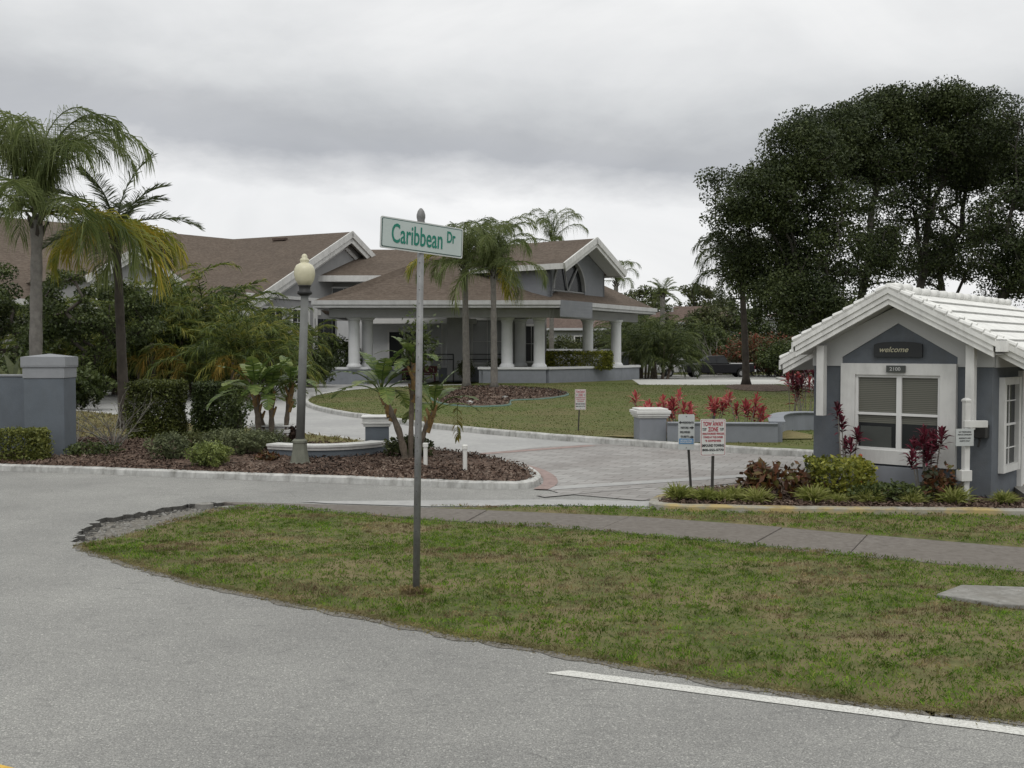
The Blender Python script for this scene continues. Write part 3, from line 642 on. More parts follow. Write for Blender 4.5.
# stones in the broken corner
rg = np.random.RandomState(9); m_ = MB()
for i in range(90):
    c_ = G(rg.uniform(90, 250), 0, 0) if False else None
pp = sample(hole[4:]+gp([(235, 509), (165, 525), (98, 540)]), 420, rg)
for q in pp:
    r_ = rg.uniform(0.006, 0.028); m_.lathe((q[0], q[1], -0.06), [(r_, 0), (r_*.9, r_*.6), (r_*.3, r_)], 5, rot=rg.uniform(0, 6))
o = m_.build('gravel', M['slab']); setp(o, 'loose gravel in the broken asphalt corner of the verge', 'gravel', kind='stuff')
rg = np.random.RandomState(19); 
for k_, (x, y) in enumerate(((232, 508), (206, 505))):
    c_ = G(x, y); m_ = MB(); pts = [(c_[0]+math.cos(a)*rg.uniform(.09, .16), c_[1]+math.sin(a)*rg.uniform(.07, .12), -0.05) for a in np.linspace(0, 5.4, 7)]
    m_.extr(pts, (0, 0, .07)); single(m_, 'concrete_chunk', M['slab'], ('pale broken concrete chunk at the left tip of the sidewalk', 'smaller broken chunk in the crumbled asphalt corner')[k_], 'rubble', (c_[0], c_[1], -.05))

# ------------------------------------------------------------------ lettering
def lettering(text, mat, parent, c, xd, zd, h, w, name='lettering', shear=0, thick=0.002, bold=0.0, space=1.0):
    cu = bpy.data.curves.new('t', 'FONT'); cu.body = text; cu.align_x = 'CENTER'; cu.shear = shear; cu.offset = bold; cu.space_character = space
    cu.resolution_u = 3; cu.fill_mode = 'BOTH'; cu.extrude = 0.02
    ob = bpy.data.objects.new('t', cu); C.objects.link(ob)
    bpy.context.view_layer.update()
    me = bpy.data.meshes.new_from_object(ob.evaluated_get(bpy.context.evaluated_depsgraph_get()))
    bpy.data.objects.remove(ob); bpy.data.curves.remove(cu)
    V = np.array([v.co[:] for v in me.vertices]); 
    fs = [tuple(p.vertices) for p in me.polygons]; bpy.data.meshes.remove(me)
    mn, mx = V.min(0), V.max(0); V -= (mn+mx)/2; sx = w/(mx[0]-mn[0]); sy = h/(mx[1]-mn[1])
    xd = np.array(xd, float); zd = np.array(zd, float); nd = np.cross(xd, zd)
    W = np.array(c)+V[:, :1]*sx*xd+V[:, 1:2]*sy*zd+V[:, 2:]*(thick/0.04)*nd
    return MB().add(W, fs).build(name, mat, parent)
def rrect(c, xd, zd, w, h, r, n=4):
    pts = []
    for cx, cz, a0 in ((1, 1, 0), (-1, 1, 90), (-1, -1, 180), (1, -1, 270)):
        for k in range(n+1):
            a = math.radians(a0+90*k/n)
            pts.append(np.array(c)+np.array(xd)*(cx*(w/2-r)+r*math.cos(a))+np.array(zd)*(cz*(h/2-r)+r*math.sin(a)))
    return pts

# ------------------------------------------------------------------ street name sign
A3_ = np.array
sb = np.array(G(416, 595)); stp = np.array(P(421, 224, 8.23))
rt = thing('street_sign', 'tall galvanised pole carrying the green on white Caribbean Dr street name plate', 'street sign', tuple(sb))
MB().tube([sb-[0, 0, .05], stp], [0.029, 0.027], 12).build('pole', M['galv'], rt, smooth=True)
m_ = MB(); ax = (stp-sb)/np.linalg.norm(stp-sb)
for t in np.arange(0.2, 2.95, 0.11):
    q = sb+ax*t+np.array([-.004, -.0275, 0]); MB().tube([q+[0, .002, 0], q+[0, -.002, 0]], .0036, 6).build('bolt_hole', M['darkpost'], rt)
fz = stp+np.array([0, 0, 0.0])
MB().lathe(fz, [(0.034, -0.05), (0.034, 0.0), (0.03, 0.03), (0.036, 0.05), (0.036, 0.075), (0.027, 0.105), (0.012, 0.125), (0.002, 0.13)], 14).build('finial', M['galv'], rt, smooth=True)
A0 = np.array(P(381, 231.5, 7.95)); A1 = np.array(P(463, 244.2, 8.51)); A0[2] = 2.955; A1[2] = 2.918
xd = (A1-A0); W_ = np.linalg.norm(xd); xd /= W_; zd = np.array([0, 0, 1.0]); zd -= xd*xd[2]; zd /= np.linalg.norm(zd); nd = np.cross(xd, zd)
pc = (A0+A1)/2-nd*0; pc = pc+nd*0.035+A3_((-.026, 0, -.004)); HH = 0.252
pan = MB().extr([p-nd*0.003 for p in rrect(pc, xd, zd, W_, HH, 0.015)], nd*0.006).build('sign_panel', M['signedge'], rt)
face = MB().extr([p+nd*0.0035 for p in rrect(pc, xd, zd, W_-0.022, HH-0.022, 0.013)], nd*0.0015).build('border', M['signdark'], pan)
MB().extr([p+nd*0.0055 for p in rrect(pc, xd, zd, W_-0.036, HH-0.036, 0.011)], nd*0.0015).build('sign_face', M['signface'], pan)
lettering('Caribbean', M['signgreen'], pan, pc+nd*.009+xd*(-.058)+zd*0.004, xd, zd, .156, .512, bold=0.010)
lettering('Dr', M['signgreen'], pan, pc+nd*.009+xd*.290+zd*.036, xd, zd, .095, .088, bold=0.02)
m_ = MB()
for s in (-.07, .07): MB().box(pc-nd*.018+zd*s, (.05, .03, .02), ax=(xd, nd, zd)).build('bracket', M['galv'], rt)

rg = np.random.RandomState(41); pf = np.array([(sb[0]+math.cos(a)*rg.uniform(.07, .15), sb[1]+math.sin(a)*rg.uniform(.06, .13)) for a in np.linspace(0, 6, 12)])
zf_ = float(zverge(np.array([[sb[0], sb[1]]]))[0]); m_ = MB(); m_.add([(x, y, zf_-.02) for x, y in pf]+[(sb[0], sb[1], zf_+.03)], [(i, (i+1) % 12, 12) for i in range(12)]); struct(m_.build('bare_soil', M['dirt'], smooth=True))
n_ = 900; an_ = rg.uniform(0, 6.28, n_); rr_ = np.abs(rg.normal(.07, .035, n_)); Dn = rg.normal(0, .4, (n_, 3)); Dn[:, 2] = 1
o = MB().blades(np.column_stack([sb[0]+np.cos(an_)*rr_, sb[1]+np.sin(an_)*rr_, np.full(n_, zf_)]), Dn, rg.uniform(.04, .11, n_), .006, .5, rg).build('weeds', M['blade']); setp(o, 'longer untrimmed grass round the foot of the street sign pole', 'weeds', kind='stuff')

# ------------------------------------------------------------------ lamp post
lb = np.array(G(300, 467, .05)); s_ = lb[1]/1000
rt = thing('lamp_post', 'dark grey lamp post with cream acorn globe standing in the mulch bed', 'lamp post', tuple(lb))
top = 2.90
lx = 0.10
def off(p): return p
MB().tube([lb+[0, 0, .3], lb+[lx, 0, top]], [.076, .066], 16).build('pole', M['lampgrey'], rt, smooth=True)
MB().lathe(lb, [(.20, -.05), (.20, .05), (.165, .09), (.155, .14), (.125, .30), (.12, .40), (.13, .42), (.13, .45), (.095, .48)], 8).build('base', M['lampbase'], rt)
tp = lb+[lx, 0, top]
MB().lathe(tp, [(.08, 0), (.125, .03), (.125, .06), (.095, .09), (.095, .15), (.115, .17)], 16).build('collar', M['black'], rt, smooth=True)
gl = MB().lathe(tp, [(.10, .17), (.155, .26), (.178, .36), (.172, .44), (.14, .51), (.09, .54), (.065, .555), (.078, .58), (.078, .61), (.046, .64), (.05, .665), (.028, .695), (.003, .705)], 20).build('globe', M['globe'], rt, smooth=True)
single(MB().box(lb+[0.1, -.02, -.02], (.62, .45, .08)), 'concrete_pad', M['slab'], 'small concrete pad under the lamp post', 'pad', tuple(lb), bevel=.01)

# ------------------------------------------------------------------ pillars and low walls
def pillar(label, cx, cy, w, z0, z1, cap, rz, body, capm, group=None, loc=None):
    rt = thing('pillar', label, 'pillar', (cx, cy, 0), group)
    MB().box((cx, cy, (z0+z1)/2), (w, w, z1-z0), ax=rz).build('shaft', body, rt, bevel=.01)
    m_ = MB(); z = z1
    for (ex, h) in cap: m_.box((cx, cy, z+h/2), (w+ex, w+ex, h), ax=rz); z += h
    m_.build('cap', capm, rt, bevel=.012)
    return rt
pillar('large blue grey stucco pillar with stepped cap at the left edge', -8.57, 18.55, .70, -.05, 1.52, [(.03, .20), (.08, .02), (.08, .17)], 0.12, M['pillargrey'], M['capgrey'])
# hip top of the cap
pc = (-8.57, 18.55); rt = bpy.data.objects['pillar']
a_ = .12; hw = .39
V = [(pc[0]+hw*(i*math.cos(a_)-j*math.sin(a_)), pc[1]+hw*(i*math.sin(a_)+j*math.cos(a_)), 1.911) for i, j in ((-1, -1), (1, -1), (1, 1), (-1, 1))]+[(pc[0], pc[1], 1.97)]
MB().add(V, [(0, 1, 4), (1, 2, 4), (2, 3, 4), (3, 0, 4), (3, 2, 1, 0)]).build('cap_top', M['capgrey'], rt)
rt = thing('boundary_wall', 'blue grey stucco wall running left from the large pillar', 'wall', (-11, 19.2, 0))
MB().box((-12.7, 19.3, .76), (7.6, .24, 1.55), ax=math.radians(174)).build('wall_panel', M['pillargrey'], rt, bevel=.01)
MB().box((-12.7, 19.3, 1.555), (7.62, .28, .04), ax=math.radians(174)).build('coping', M['capgrey'], rt, bevel=.01)
xw = np.array([math.cos(math.radians(-6)), math.sin(math.radians(-6)), 0])
wl = np.array((-9.87, 18.84, 1.12))
lettering('s', M['wallblue'], rt, wl, xw, (0, 0, 1), .28, .24, thick=.03, bold=.03)
pb = G(376, 457, 0); 
pillar('small blue grey pillar with white cap at the right end of the curved low wall', pb[0], pb[1]+.2, .44, -.05, .58, [(.07, .05), (.13, .05), (.1, .07), (.16, .03)], .1, M['pillargrey'], M['white'], 'pillars of the low entry wall')
pa = (-4.95, 20.6)
pillar('small pillar with white cap behind the sage shrubs, left of the trunked plants', pa[0], pa[1], .62, -.05, .30, [(.12, .05), (.16, .07), (.1, .06), (.2, .03)], .1, M['white'], M['white'], 'pillars of the low entry wall')
def wallpath(rt, pts, w, z0, z1, body, cope=None, ch=.06, k=6, ex=.06):
    p = catmull(pts, k) if k else np.array(pts); n = len(p)
    t = np.gradient(p, axis=0); t /= np.linalg.norm(t, axis=1, keepdims=True); nr = np.column_stack([-t[:, 1], t[:, 0]])
    def sw(w, a, b):
        V = []
        for i in range(n):
            for o, z in ((-w/2, a), (-w/2, b), (w/2, b), (w/2, a)): V.append((*(p[i]+nr[i]*o), z))
        fs = [(i*4+q, (i+1)*4+q, (i+1)*4+(q+1) % 4, i*4+(q+1) % 4) for i in range(n-1) for q in range(4)]+[(0, 1, 2, 3), tuple((n-1)*4+q for q in (3, 2, 1, 0))]
        return MB().add(V, fs)
    sw(w, z0, z1).build('wall_panel', body, rt)
    if cope:
        m_ = sw(w+ex, z1, z1+ch*.55); m2 = sw(w+ex*2, z1+ch*.55, z1+ch)
        m_.addu(m2.V[0], np.array([list(x) for x in m2.L[:]]).reshape(-1, 4)); m_.build('coping', cope, rt, bevel=.005)
rt = thing('low_wall', 'curved low blue grey wall with white coping in the mulch bed', 'wall', tuple(G(330, 461)))
wallpath(rt, [(-4.4, 18.3), (-3.8, 18.05), (-3.2, 18.1), (-2.7, 18.5), (-2.52, 18.85)], .22, -.03, .23, M['pillargrey'], M['white'], .10)
pillar('grey pillar with white cap at the left end of the retaining wall with red plants', G(652, 440, .14)[0], G(652, 440, .14)[1]+.32, .58, -.05, .60, [(.06, .04), (.12, .05), (.16, .07), (.06, .04)], .1, M['lowwall'], M['white'])
rt = thing('retaining_wall', 'long grey retaining wall in front of the red ti plants', 'wall', tuple(G(720, 441)))
wallpath(rt, [G(667, 440, .14)[:2], G(777, 441, .14)[:2]], .22, -.03, .47, M['lowwall'], M['lowwall'], .05, k=0, ex=.04)
rt = thing('retaining_wall', 'curved grey garden wall ending beside the gatehouse', 'wall', tuple(G(800, 430)))
wallpath(rt, [G(777, 441, .14)[:2], G(776, 434, .14)[:2], G(783, 430, .14)[:2], G(800, 428.5, .14)[:2], G(830, 429, .14)[:2], G(900, 430, .14)[:2]], .22, -.03, .50, M['lowwall'], M['lowwall'], .05)
# pvc stand pipes
for x, y0, y1, lab in ((425.5, 467, 443, 'white plastic stand pipe in the mulch beside the sign pole'), (465, 472, 445, 'white plastic stand pipe in the mulch, right of the other one')):
    c_ = np.array(G(x, y0, .08)); t_ = H-(y1-352)*c_[1]/1000
    m_ = MB().lathe((c_[0], c_[1], 0), [(.035, 0), (.035, t_-.07), (.046, t_-.068), (.046, t_-.01), (.035, t_)], 12)
    single(m_, 'stand_pipe', M['pvc'], lab, 'pipe', (c_[0], c_[1], 0), 'white stand pipes in the mulch', smooth=False)

# ------------------------------------------------------------------ small signs
def signpost(name, label, base, top_z, lean, post_w, cx, zc, w, h, yaw, facem, lines, group, border=None, edge=None, tape=None):
    rt = thing(name, label, 'sign', tuple(base), group)
    b = np.array(base); t = np.array([b[0]+lean, b[1], top_z])
    MB().extr([b+[-post_w/2, 0, -.05], b+[post_w/2, 0, -.05], b+[post_w/2, .03, -.05], b+[-post_w/2, .03, -.05]], t-b+[0, 0, .05]).build('post', M['darkpost'], rt)
    xd = np.array([math.cos(yaw), math.sin(yaw), 0.]); tl = math.atan2(lean, top_z)*1.0
    zd = np.array([math.sin(tl)*.6, 0, 1.]); zd -= xd*(xd@zd); zd /= np.linalg.norm(zd); nd = np.cross(xd, zd)
    c = np.array([cx, b[1]-.02, zc])
    pn_ = MB().extr([p-nd*.002 for p in rrect(c, xd, zd, w, h, .02)], nd*.004).build('sign_panel', facem, rt)
    if border:
        fr = MB().extr([p+nd*.0025 for p in rrect(c, xd, zd, w-.02, h-.02, .018)], nd*.001).build('border', border, pn_)
        MB().extr([p+nd*.004 for p in rrect(c, xd, zd, w-.032, h-.032, .014)], nd*.001).build('sign_face', facem, pn_)
    for it in lines:
        if it[0] == 'band':
            _, u, v, ww, hh, mt = it
            MB().box(c+xd*u*w+zd*v*h+nd*.006, (ww*w, .002, hh*h), ax=(xd, nd, zd)).build('band', mt, pn_)
        elif it[0] == 'arrow':
            _, u, v, s, dr = it; cc = c+xd*u*w+zd*v*h+nd*.0065
            pts = [cc+xd*dr*s*.6, cc+zd*s*.45-xd*dr*s*.05, cc+zd*s*.16-xd*dr*s*.05, cc+zd*s*.16-xd*dr*s*.6, cc-zd*s*.16-xd*dr*s*.6, cc-zd*s*.16-xd*dr*s*.05, cc-zd*s*.45-xd*dr*s*.05]
            MB().extr(pts, nd*.0015).build('arrow', M['ink'], pn_)
        else:
            tx, u, v, ww, hh, mt = it
            lettering(tx, mt, pn_, c+xd*u*w+zd*v*h+nd*.0085, xd, zd, hh*h, ww*w, bold=.03)
    for s in (-.44, .44): q = c+zd*s*h; MB().tube([q+nd*.001, q+nd*.009], .008, 8).build('bolt', M['galv'], rt)
    return rt
tow = [('TOW AWAY', 0, .37, .80, .125, M['signred']), ('ZONE', 0, .225, .40, .125, M['signred']),
       ('24 HRS', -.34, .245, .16, .03, M['ink']), ('A DAY', -.34, .205, .14, .03, M['ink']), ('24 HRS', .34, .245, .16, .03, M['ink']), ('A DAY', .34, .205, .14, .03, M['ink']),
       ('UNAUTHORIZED VEHICLES', 0, .105, .84, .055, M['signred']), ('TOWED AT THE OWNER', 0, .01, .78, .055, M['signred']), ("'S EXPENSE", 0, -.085, .62, .055, M['signred']),
       ('IMPOUND TOWING', 0, -.215, .86, .075, M['ink']), ('800-555-5770', 0, -.335, .84, .065, M['ink'])]
b1 = G(712, 502); s1 = b1[1]/1000
signpost('tow_away_sign', 'white and red tow away zone sign on a dark post beside the paved apron', b1, H+(352-416)*s1, .02, .035, b1[0]+.003, H-(437.5-352)*s1, 25.5*s1/math.cos(.25), 37*s1, .12, M['signwhite'], tow, None, M['signred'])
b2 = G(692, 500); s2 = b2[1]/1000
dl = [('arrow', -.35, .27, .045, -1), ('RESIDENTS', .12, .27, .66, .055, M['ink']), ('VISITORS', -.12, .125, .5, .055, M['ink']), ('arrow', .33, .125, .05, 1),
      ('DELIVERIES', -.08, .0, .62, .055, M['ink']), ('GUESTS', -.1, -.125, .5, .055, M['ink']), ('arrow', .33, -.14, .05, 1), ('band', 0, -.26, .88, .15, M['signblue']),
      ('NO SOLICITING', 0, -.235, .72, .045, M['signwhite']), ('PRIVATE PROPERTY', 0, -.29, .78, .04, M['signwhite'])]
signpost('direction_sign', 'pale grey arrow sign with a blue band on a leaning dark post', b2, H+(352-425)*s2, -.07, .03, b2[0]-.085, H-(432-352)*s2, 15.8*s2/math.cos(.2), 35.5*s2, -.08, M['signgrey'], dl, None)
b3 = G(578, 436); s3 = b3[1]/1000
signpost('tow_away_sign', 'small distant tow away sign on a thin post on the lawn before the porch', b3, H+(352-389.5)*s3, .05, .03, b3[0]+.055, H-(399.5-352)*s3, 11*s3, 20.5*s3, 0, M['signwhite'], tow, None, M['signred'])

# ------------------------------------------------------------------ building helpers
def A3(*a): return np.array(a, float)
def slab(mb, pts, th, mi=0):
    "roof plane of given thickness, built downwards"
    p = np.array(pts, float); n = np.cross(p[1]-p[0], p[2]-p[0]); n /= np.linalg.norm(n)
    if n[2] < 0: n = -n
    return mb.extr(p-n*th, n*th, mi)
def board(mb, a, b, h, t, out, mi=0, upv=None):
    "board between a and b: h tall below the line, t thick towards out"
    a, b = A3(*a), A3(*b); out = A3(*out)
    u = A3(0, 0, 1) if upv is None else A3(*upv)
    return mb.extr([a, b, b-u*h, a-u*h], out*t, mi)
def window(rt, c, xd, w, h, nx, nz, fw=.09, frame='whitetrim', pane='glass', depth=.1, bar=.03):
    "window centred at c on a wall; xd to the right seen from outside"
    xd = A3(*xd); zd = A3(0, 0, 1); nd = np.cross(xd, zd); c = A3(*c)
    m_ = MB(); ax = (xd, nd, zd)
    m_.box(c+xd*(w/2-fw/2)+nd*depth*.5, (fw, depth, h), ax=ax); m_.box(c-xd*(w/2-fw/2)+nd*depth*.5, (fw, depth, h), ax=ax)
    m_.box(c+zd*(h/2-fw/2)+nd*depth*.48, (w-2*fw-.001, depth, fw), ax=ax); m_.box(c-zd*(h/2-fw/2)+nd*depth*.55, (w-2*fw-.001, depth*1.2, fw), ax=ax)
    for i in range(1, nx): m_.box(c+xd*(-w/2+fw+(w-2*fw)*i/nx)+nd*depth*.42, (bar, depth*.5, h-2*fw), ax=ax)
    for i in range(1, nz): m_.box(c+zd*(-h/2+fw+(h-2*fw)*i/nz)+nd*depth*.40, (w-2*fw, depth*.5, bar), ax=ax)
    wn = m_.build('window', M[frame], rt)
    MB().box(c+nd*depth*.12, (w-2*fw, depth*.1, h-2*fw), ax=ax).build('pane', M[pane], wn)
    return wn

# ------------------------------------------------------------------ clubhouse
club = thing('clubhouse', 'large grey clubhouse with brown shingle roofs, white gable trim and a columned porch', 'building', (-8, 72, 0))
r = A3(-.903, .430, 0); l = A3(-.430, -.903, 0); pk = A3(-12.1, 72.2, 10.6); z1 = A3(0, 0, 1)
hw = 12.0; dz = 6.0
wall = MB(); roof = MB(); trim = MB(); soff = MB()
# gable A
eL = pk+l*hw-z1*dz; eR = pk-l*hw-z1*dz
f0 = -r*0.7                                     # overhang
slab(roof, [pk+f0, eL+f0, eL+r*26, pk+r*26], .28); slab(roof, [pk+f0, eR+f0, eR+r*26, pk+r*26], .28)
gb = [eL-l*.9+z1*.1, pk-z1*.5, eR+l*.9+z1*.1]
gbase = [A3(p[0], p[1], 0) for p in (gb[2], gb[0])]
wall.extr([gb[0], gb[1], gb[2], gbase[0], gbase[1]], r*24)
for s, e in ((1, eL), (-1, eR)):
    d = e-pk; dn = d/np.linalg.norm(d); up_ = np.cross(dn, r); up_ = up_/np.linalg.norm(up_); up_ = up_ if up_[2] > 0 else -up_
    board(trim, pk+f0*1.0+up_*.06, e+f0+dn*.25+up_*.06, .42, .10, -r, upv=up_)
    board(trim, pk+f0*.86-up_*.36, e+f0*.86+dn*.1-up_*.36, .34, .10, -r, upv=up_)
    board(trim, pk-r*.02-up_*.78, e-r*.02-up_*.78, .30, .09, -r, upv=up_)
    slab(soff, [pk+f0-up_*.30, e+f0-up_*.30, e-up_*.30, pk-up_*.30], .05)
# eave fascia of the left slope
board(trim, eL+f0+z1*.0, eL+r*26, .35, .08, l)
nA = -r
def onA(px, z):                                 # point of the gable A wall seen at pixel column px
    k = (px-512)/1000; D = (-12.1-.4762*72.2)/(k-.4762)
    return A3(k*D, D, z)
xa = -l
for px_, zc, w_, h_, pn_ in ((272, 4.0, 2.3, 1.9, 'glass'), (300, 4.0, 2.0, 1.9, 'glass'), (258, 1.7, 1.6, 2.2, 'glass')):
    c_ = onA(px_, zc); window(club, c_+nA*.01, xa, w_, h_, 3, 2, .14, pane=pn_)
class PB:
    def box(s, c, d, ax=None): MB().box(c, d, ax=ax).build('pilaster', M['whitetrim'], club)
trim2 = PB()
c_ = onA(284, 5.6); trim2.box(c_+nA*.05, (7.5, .1, .22), ax=(xa, nA, z1))
for px_ in (247, 315): c_ = onA(px_, 2.6); trim2.box(c_+nA*.06, (.35, .12, 5.2), ax=(xa, nA, z1))
# dark glazed entry in the gable wall
c_ = onA(327, 2.2); dr_ = MB().box(c_+nA*.02, (3.0, .1, 4.2), ax=(xa, nA, z1)).build('door', M['glass'], club)
m_ = MB()
for i in (-1.5, -.5, .5, 1.5): m_.box(c_+xa*i+nA*.09, (.08, .06, 4.2), ax=(xa, nA, z1))
m_.build('door_frame', M['clubdark'], dr_)
# ridge vent
m_ = MB(); v0 = pk+r*5.0+l*.9-z1*.45; m_.box(v0+z1*.1, (1.2, .3, .16), ax=(r, l, z1)); m_.build('roof_vent', M['shingle2'], club)
# wing 2
E1 = A3(-21.2, 76.6, 10.6); E2 = A3(-44, 50.9, 10.6); q = (E2-E1)/np.linalg.norm(E2-E1); m = A3(-q[1], q[0], 0); m = m if m[0] > 0 else -m
slab(roof, [E1-q*3, E2, E2+m*10.5-z1*5.7, E1-q*3+m*10.5-z1*5.7], .28); slab(roof, [E1, E2, E2-m*10.5-z1*5.7, E1-m*10.5-z1*5.7], .28)
w0 = [E1+m*9.7, E2+m*9.7, E2-m*9.7, E1-m*9.7]
wall.extr([A3(p[0], p[1], 0) for p in w0], (0, 0, 5.0))
wall.extr([E2+q*-.6+m*9.7-z1*5.6, E2+q*-.6-z1*.4, E2+q*-.6-m*9.7-z1*5.6], -q*1.0)
board(trim, E1+m*10.5-z1*5.7, E2+m*10.5-z1*5.7, .35, .1, m)
for s in (1, -1): board(trim, E2+z1*.1, E2+m*s*10.5-z1*5.6, .45, .12, q)
# small front gable
g0 = A3(-20.4, 54, 7.6); gl = A3(.664, .748, 0); gn = A3(.748, -.664, 0); hw2 = 2.75; d2 = 1.7
for s in (1, -1):
    slab(roof, [g0+gn*.4, g0+gl*hw2*s-z1*d2+gn*.4, g0+gl*hw2*s-z1*d2-gn*11, g0-gn*11], .2)
    dn = gl*hw2*s-z1*d2; dn /= np.linalg.norm(dn); up_ = np.cross(dn, gn); up_ = up_ if up_[2] > 0 else -up_
    board(trim, g0+gn*.4+up_*.05, g0+gl*hw2*s-z1*d2+gn*.4+up_*.05+dn*.15, .34, .1, gn, upv=up_)
    board(trim, g0+gn*.3-up_*.29, g0+gl*hw2*s-z1*d2+gn*.3-up_*.29, .24, .1, gn, upv=up_)
wall.extr([g0-z1*.25, g0+gl*2.4-z1*1.75, A3(*(g0+gl*2.4)[:2], 0), A3(*(g0-gl*2.4)[:2], 0), g0-gl*2.4-z1*1.75], -gn*9)
window(club, A3(*(g0+gn*.01)[:2], 3.9)+gl*1.1, gl, 1.1, 2.6, 1, 2, .14)
window(club, A3(*(g0+gn*.01)[:2], 3.9)-gl*1.1, gl, 1.1, 2.6, 1, 2, .14)
trim2.box(A3(*(g0+gn*.08)[:2], 5.6), (4.6, .16, .2), ax=(gl, -gn, z1))
for s in (-2.2, 2.2): trim2.box(A3(*(g0+gn*.06+gl*s)[:2], 2.8), (.3, .12, 5.5), ax=(gl, -gn, z1))
for (a, z_) in ((4, 2.8), (9, 2.8), (-6, 2.8)):     # windows in wing 2
    c_ = g0+gl*0; c_ = E1+m*9.71+q*(18+a)*1.0; window(club, A3(c_[0], c_[1], z_), -q, 1.8, 2.2, 2, 2, .12)
# middle block B
slab(roof, [(-13.6, 69.6, 7.3), (-.4, 69.6, 7.3), (-4.5, 76, 9.75), (-13.6, 76, 9.75)], .25)
slab(roof, [(-13.6, 82.4, 7.3), (-.4, 82.4, 7.3), (-4.5, 76, 9.75), (-13.6, 76, 9.75)], .25)
slab(roof, [(-.4, 69.6, 7.3), (-.4, 82.4, 7.3), (-4.5, 76, 9.75)], .25)
board(trim, (-13.6, 69.55, 7.30), (-.4, 69.55, 7.30), .42, .1, (0, -1, 0)); board(trim, (-.35, 69.5, 7.3), (-.35, 82, 7.3), .42, .1, (1, 0, 0))
soff.box((-7, 70.4, 6.93), (13.0, 1.5, .05))
wall.box((-7.5, 77, 3.45), (17.0, 11.8, 6.9)); wall.box((.9, 76.5, 2.2), (3.2, 8, 4.4))
yb = 71.1
yb = 70.95
window(club, (-1.75, yb-.01, 2.75), (1, 0, 0), 2.35, 3.3, 2, 2, .16, pane='glasspale')
window(club, (1.4, 72.49, 2.6), (1, 0, 0), 1.6, 2.8, 2, 2, .14, pane='glass')
window(club, (-5.4, yb-.01, 2.4), (1, 0, 0), 1.0, 3.6, 1, 2, .12, pane='glasspale')
window(club, (-12.3, yb-.01, 5.9), (1, 0, 0), 2.6, 1.4, 3, 1, .1, pane='glass')
MB().box((-6.2, 71.01, 2.1), (12.4, .1, 4.2)).build('wall', M['column'], club)  # pale panel over the grey wall, its colour stands in for daylight
yb = 70.96
dd = MB().box((-7.6, yb-.03, 1.7), (2.2, .12, 3.4)).build('door', M['glass'], club)
m_ = MB()
for x_ in (-8.75, -7.6, -6.45): m_.box((x_, yb-.1, 1.72), (.12, .08, 3.44))
m_.box((-7.6, yb-.1, 3.5), (2.5, .1, .14)); m_.build('door_frame', M['whitetrim'], dd)
trim2.box((-6.5, 70.3, 4.15), (8.0, 1.5, .35))            # white canopy beam behind the porch
wall.build('wall', M['clubwall'], club); pass

# porte cochere
Cc = A3(2.9, 60, 5.06); Ee = A3(10.15, 71, 5.06); Aa = A3(-11.9, 60, 5.06); Ff = A3(-11.9, 67, 5.06); R1 = A3(-5.4, 64.2, 8.0); R2 = A3(2.4, 67.0, 8.15); Bk = A3(7.6, 73.2, 5.06)
pr = MB()
for p_ in ([Aa, Cc, R2, R1], [Cc, Ee, R2], [Aa, R1, Ff], [Ee, Bk, R2], [Bk, Ff, R1, R2]): slab(pr, p_, .2)
dpl = (Ee-Cc)/np.linalg.norm(Ee-Cc); npl = A3(dpl[1], -dpl[0], 0)
fas = MB()
for a, b, o_ in ((Aa, Cc, A3(0, -1, 0)), (Cc, Ee, npl), (Ee, Bk, A3(.88, .47, 0)), (Aa, Ff, A3(-1, 0, 0))):
    d = (b-a)/np.linalg.norm(b-a)
    board(fas, a-d*.05+z1*.03, b+d*.1+z1*.03, .26, .12, o_); board(fas, a+z1*-.24-o_*.06, b-z1*.24-o_*.06, .16, .1, o_)
pr.build('porch_roof', M['shingle'], club)
fas.build('fascia', M['eave'], club)
soff.extr([Aa-z1*.36+A3(.1, .1, 0), Cc-z1*.36+A3(0, .1, 0), Ee-z1*.36, Bk-z1*.36, Ff-z1*.36], (0, 0, .05))
bm = MB(); ins = .75
bpts = [A3(-10.9, 66.2, 4.1), A3(-10.9, 61.1, 4.1), A3(2.3, 61.1, 4.1), A3(8.6, 70.7, 4.1)]
for a, b in zip(bpts[:-1], bpts[1:]):
    d = (b-a)/np.linalg.norm(b-a); o_ = A3(-d[1], d[0], 0); bm.extr([a-o_*.22-d*.2, b-o_*.22+d*.2, b+o_*.22+d*.2, a+o_*.22-d*.2], (0, 0, .56))
bm.build('porch_beam', M['clubwall'], club)
# gabled dormer over the porch front
Mg = Cc+dpl*3.6+npl*.35; Mg[2] = 9.1; hw3 = 3.95; dz3 = 1.85; gd = MB(); up2 = MB()
for s in (1, -1):
    e = Mg+dpl*hw3*s-z1*dz3
    slab(gd, [Mg+npl*.1, e+npl*.1, e-npl*9, Mg-npl*9], .18)
    dn = (e-Mg)/np.linalg.norm(e-Mg); u_ = np.cross(dn, npl); u_ = u_ if u_[2] > 0 else -u_
    board(up2, Mg+npl*.1+u_*.08, e+npl*.1+dn*.1+u_*.08, .36, .12, npl, upv=u_)
    board(up2, Mg+npl*.04-u_*.28, e+npl*.04-u_*.28, .22, .1, npl, upv=u_)
    slab(soff, [Mg+npl*.05-u_*.22, e+npl*.05-u_*.22, e-npl*1.12-u_*.22, Mg-npl*1.12-u_*.22], .04)
    board(up2, e+npl*.1+z1*.02, e-npl*9+z1*.02, .34, .1, dpl*s)
gd.build('dormer_roof', M['shingle'], club); up2.build('gable_trim', M['white'], club)
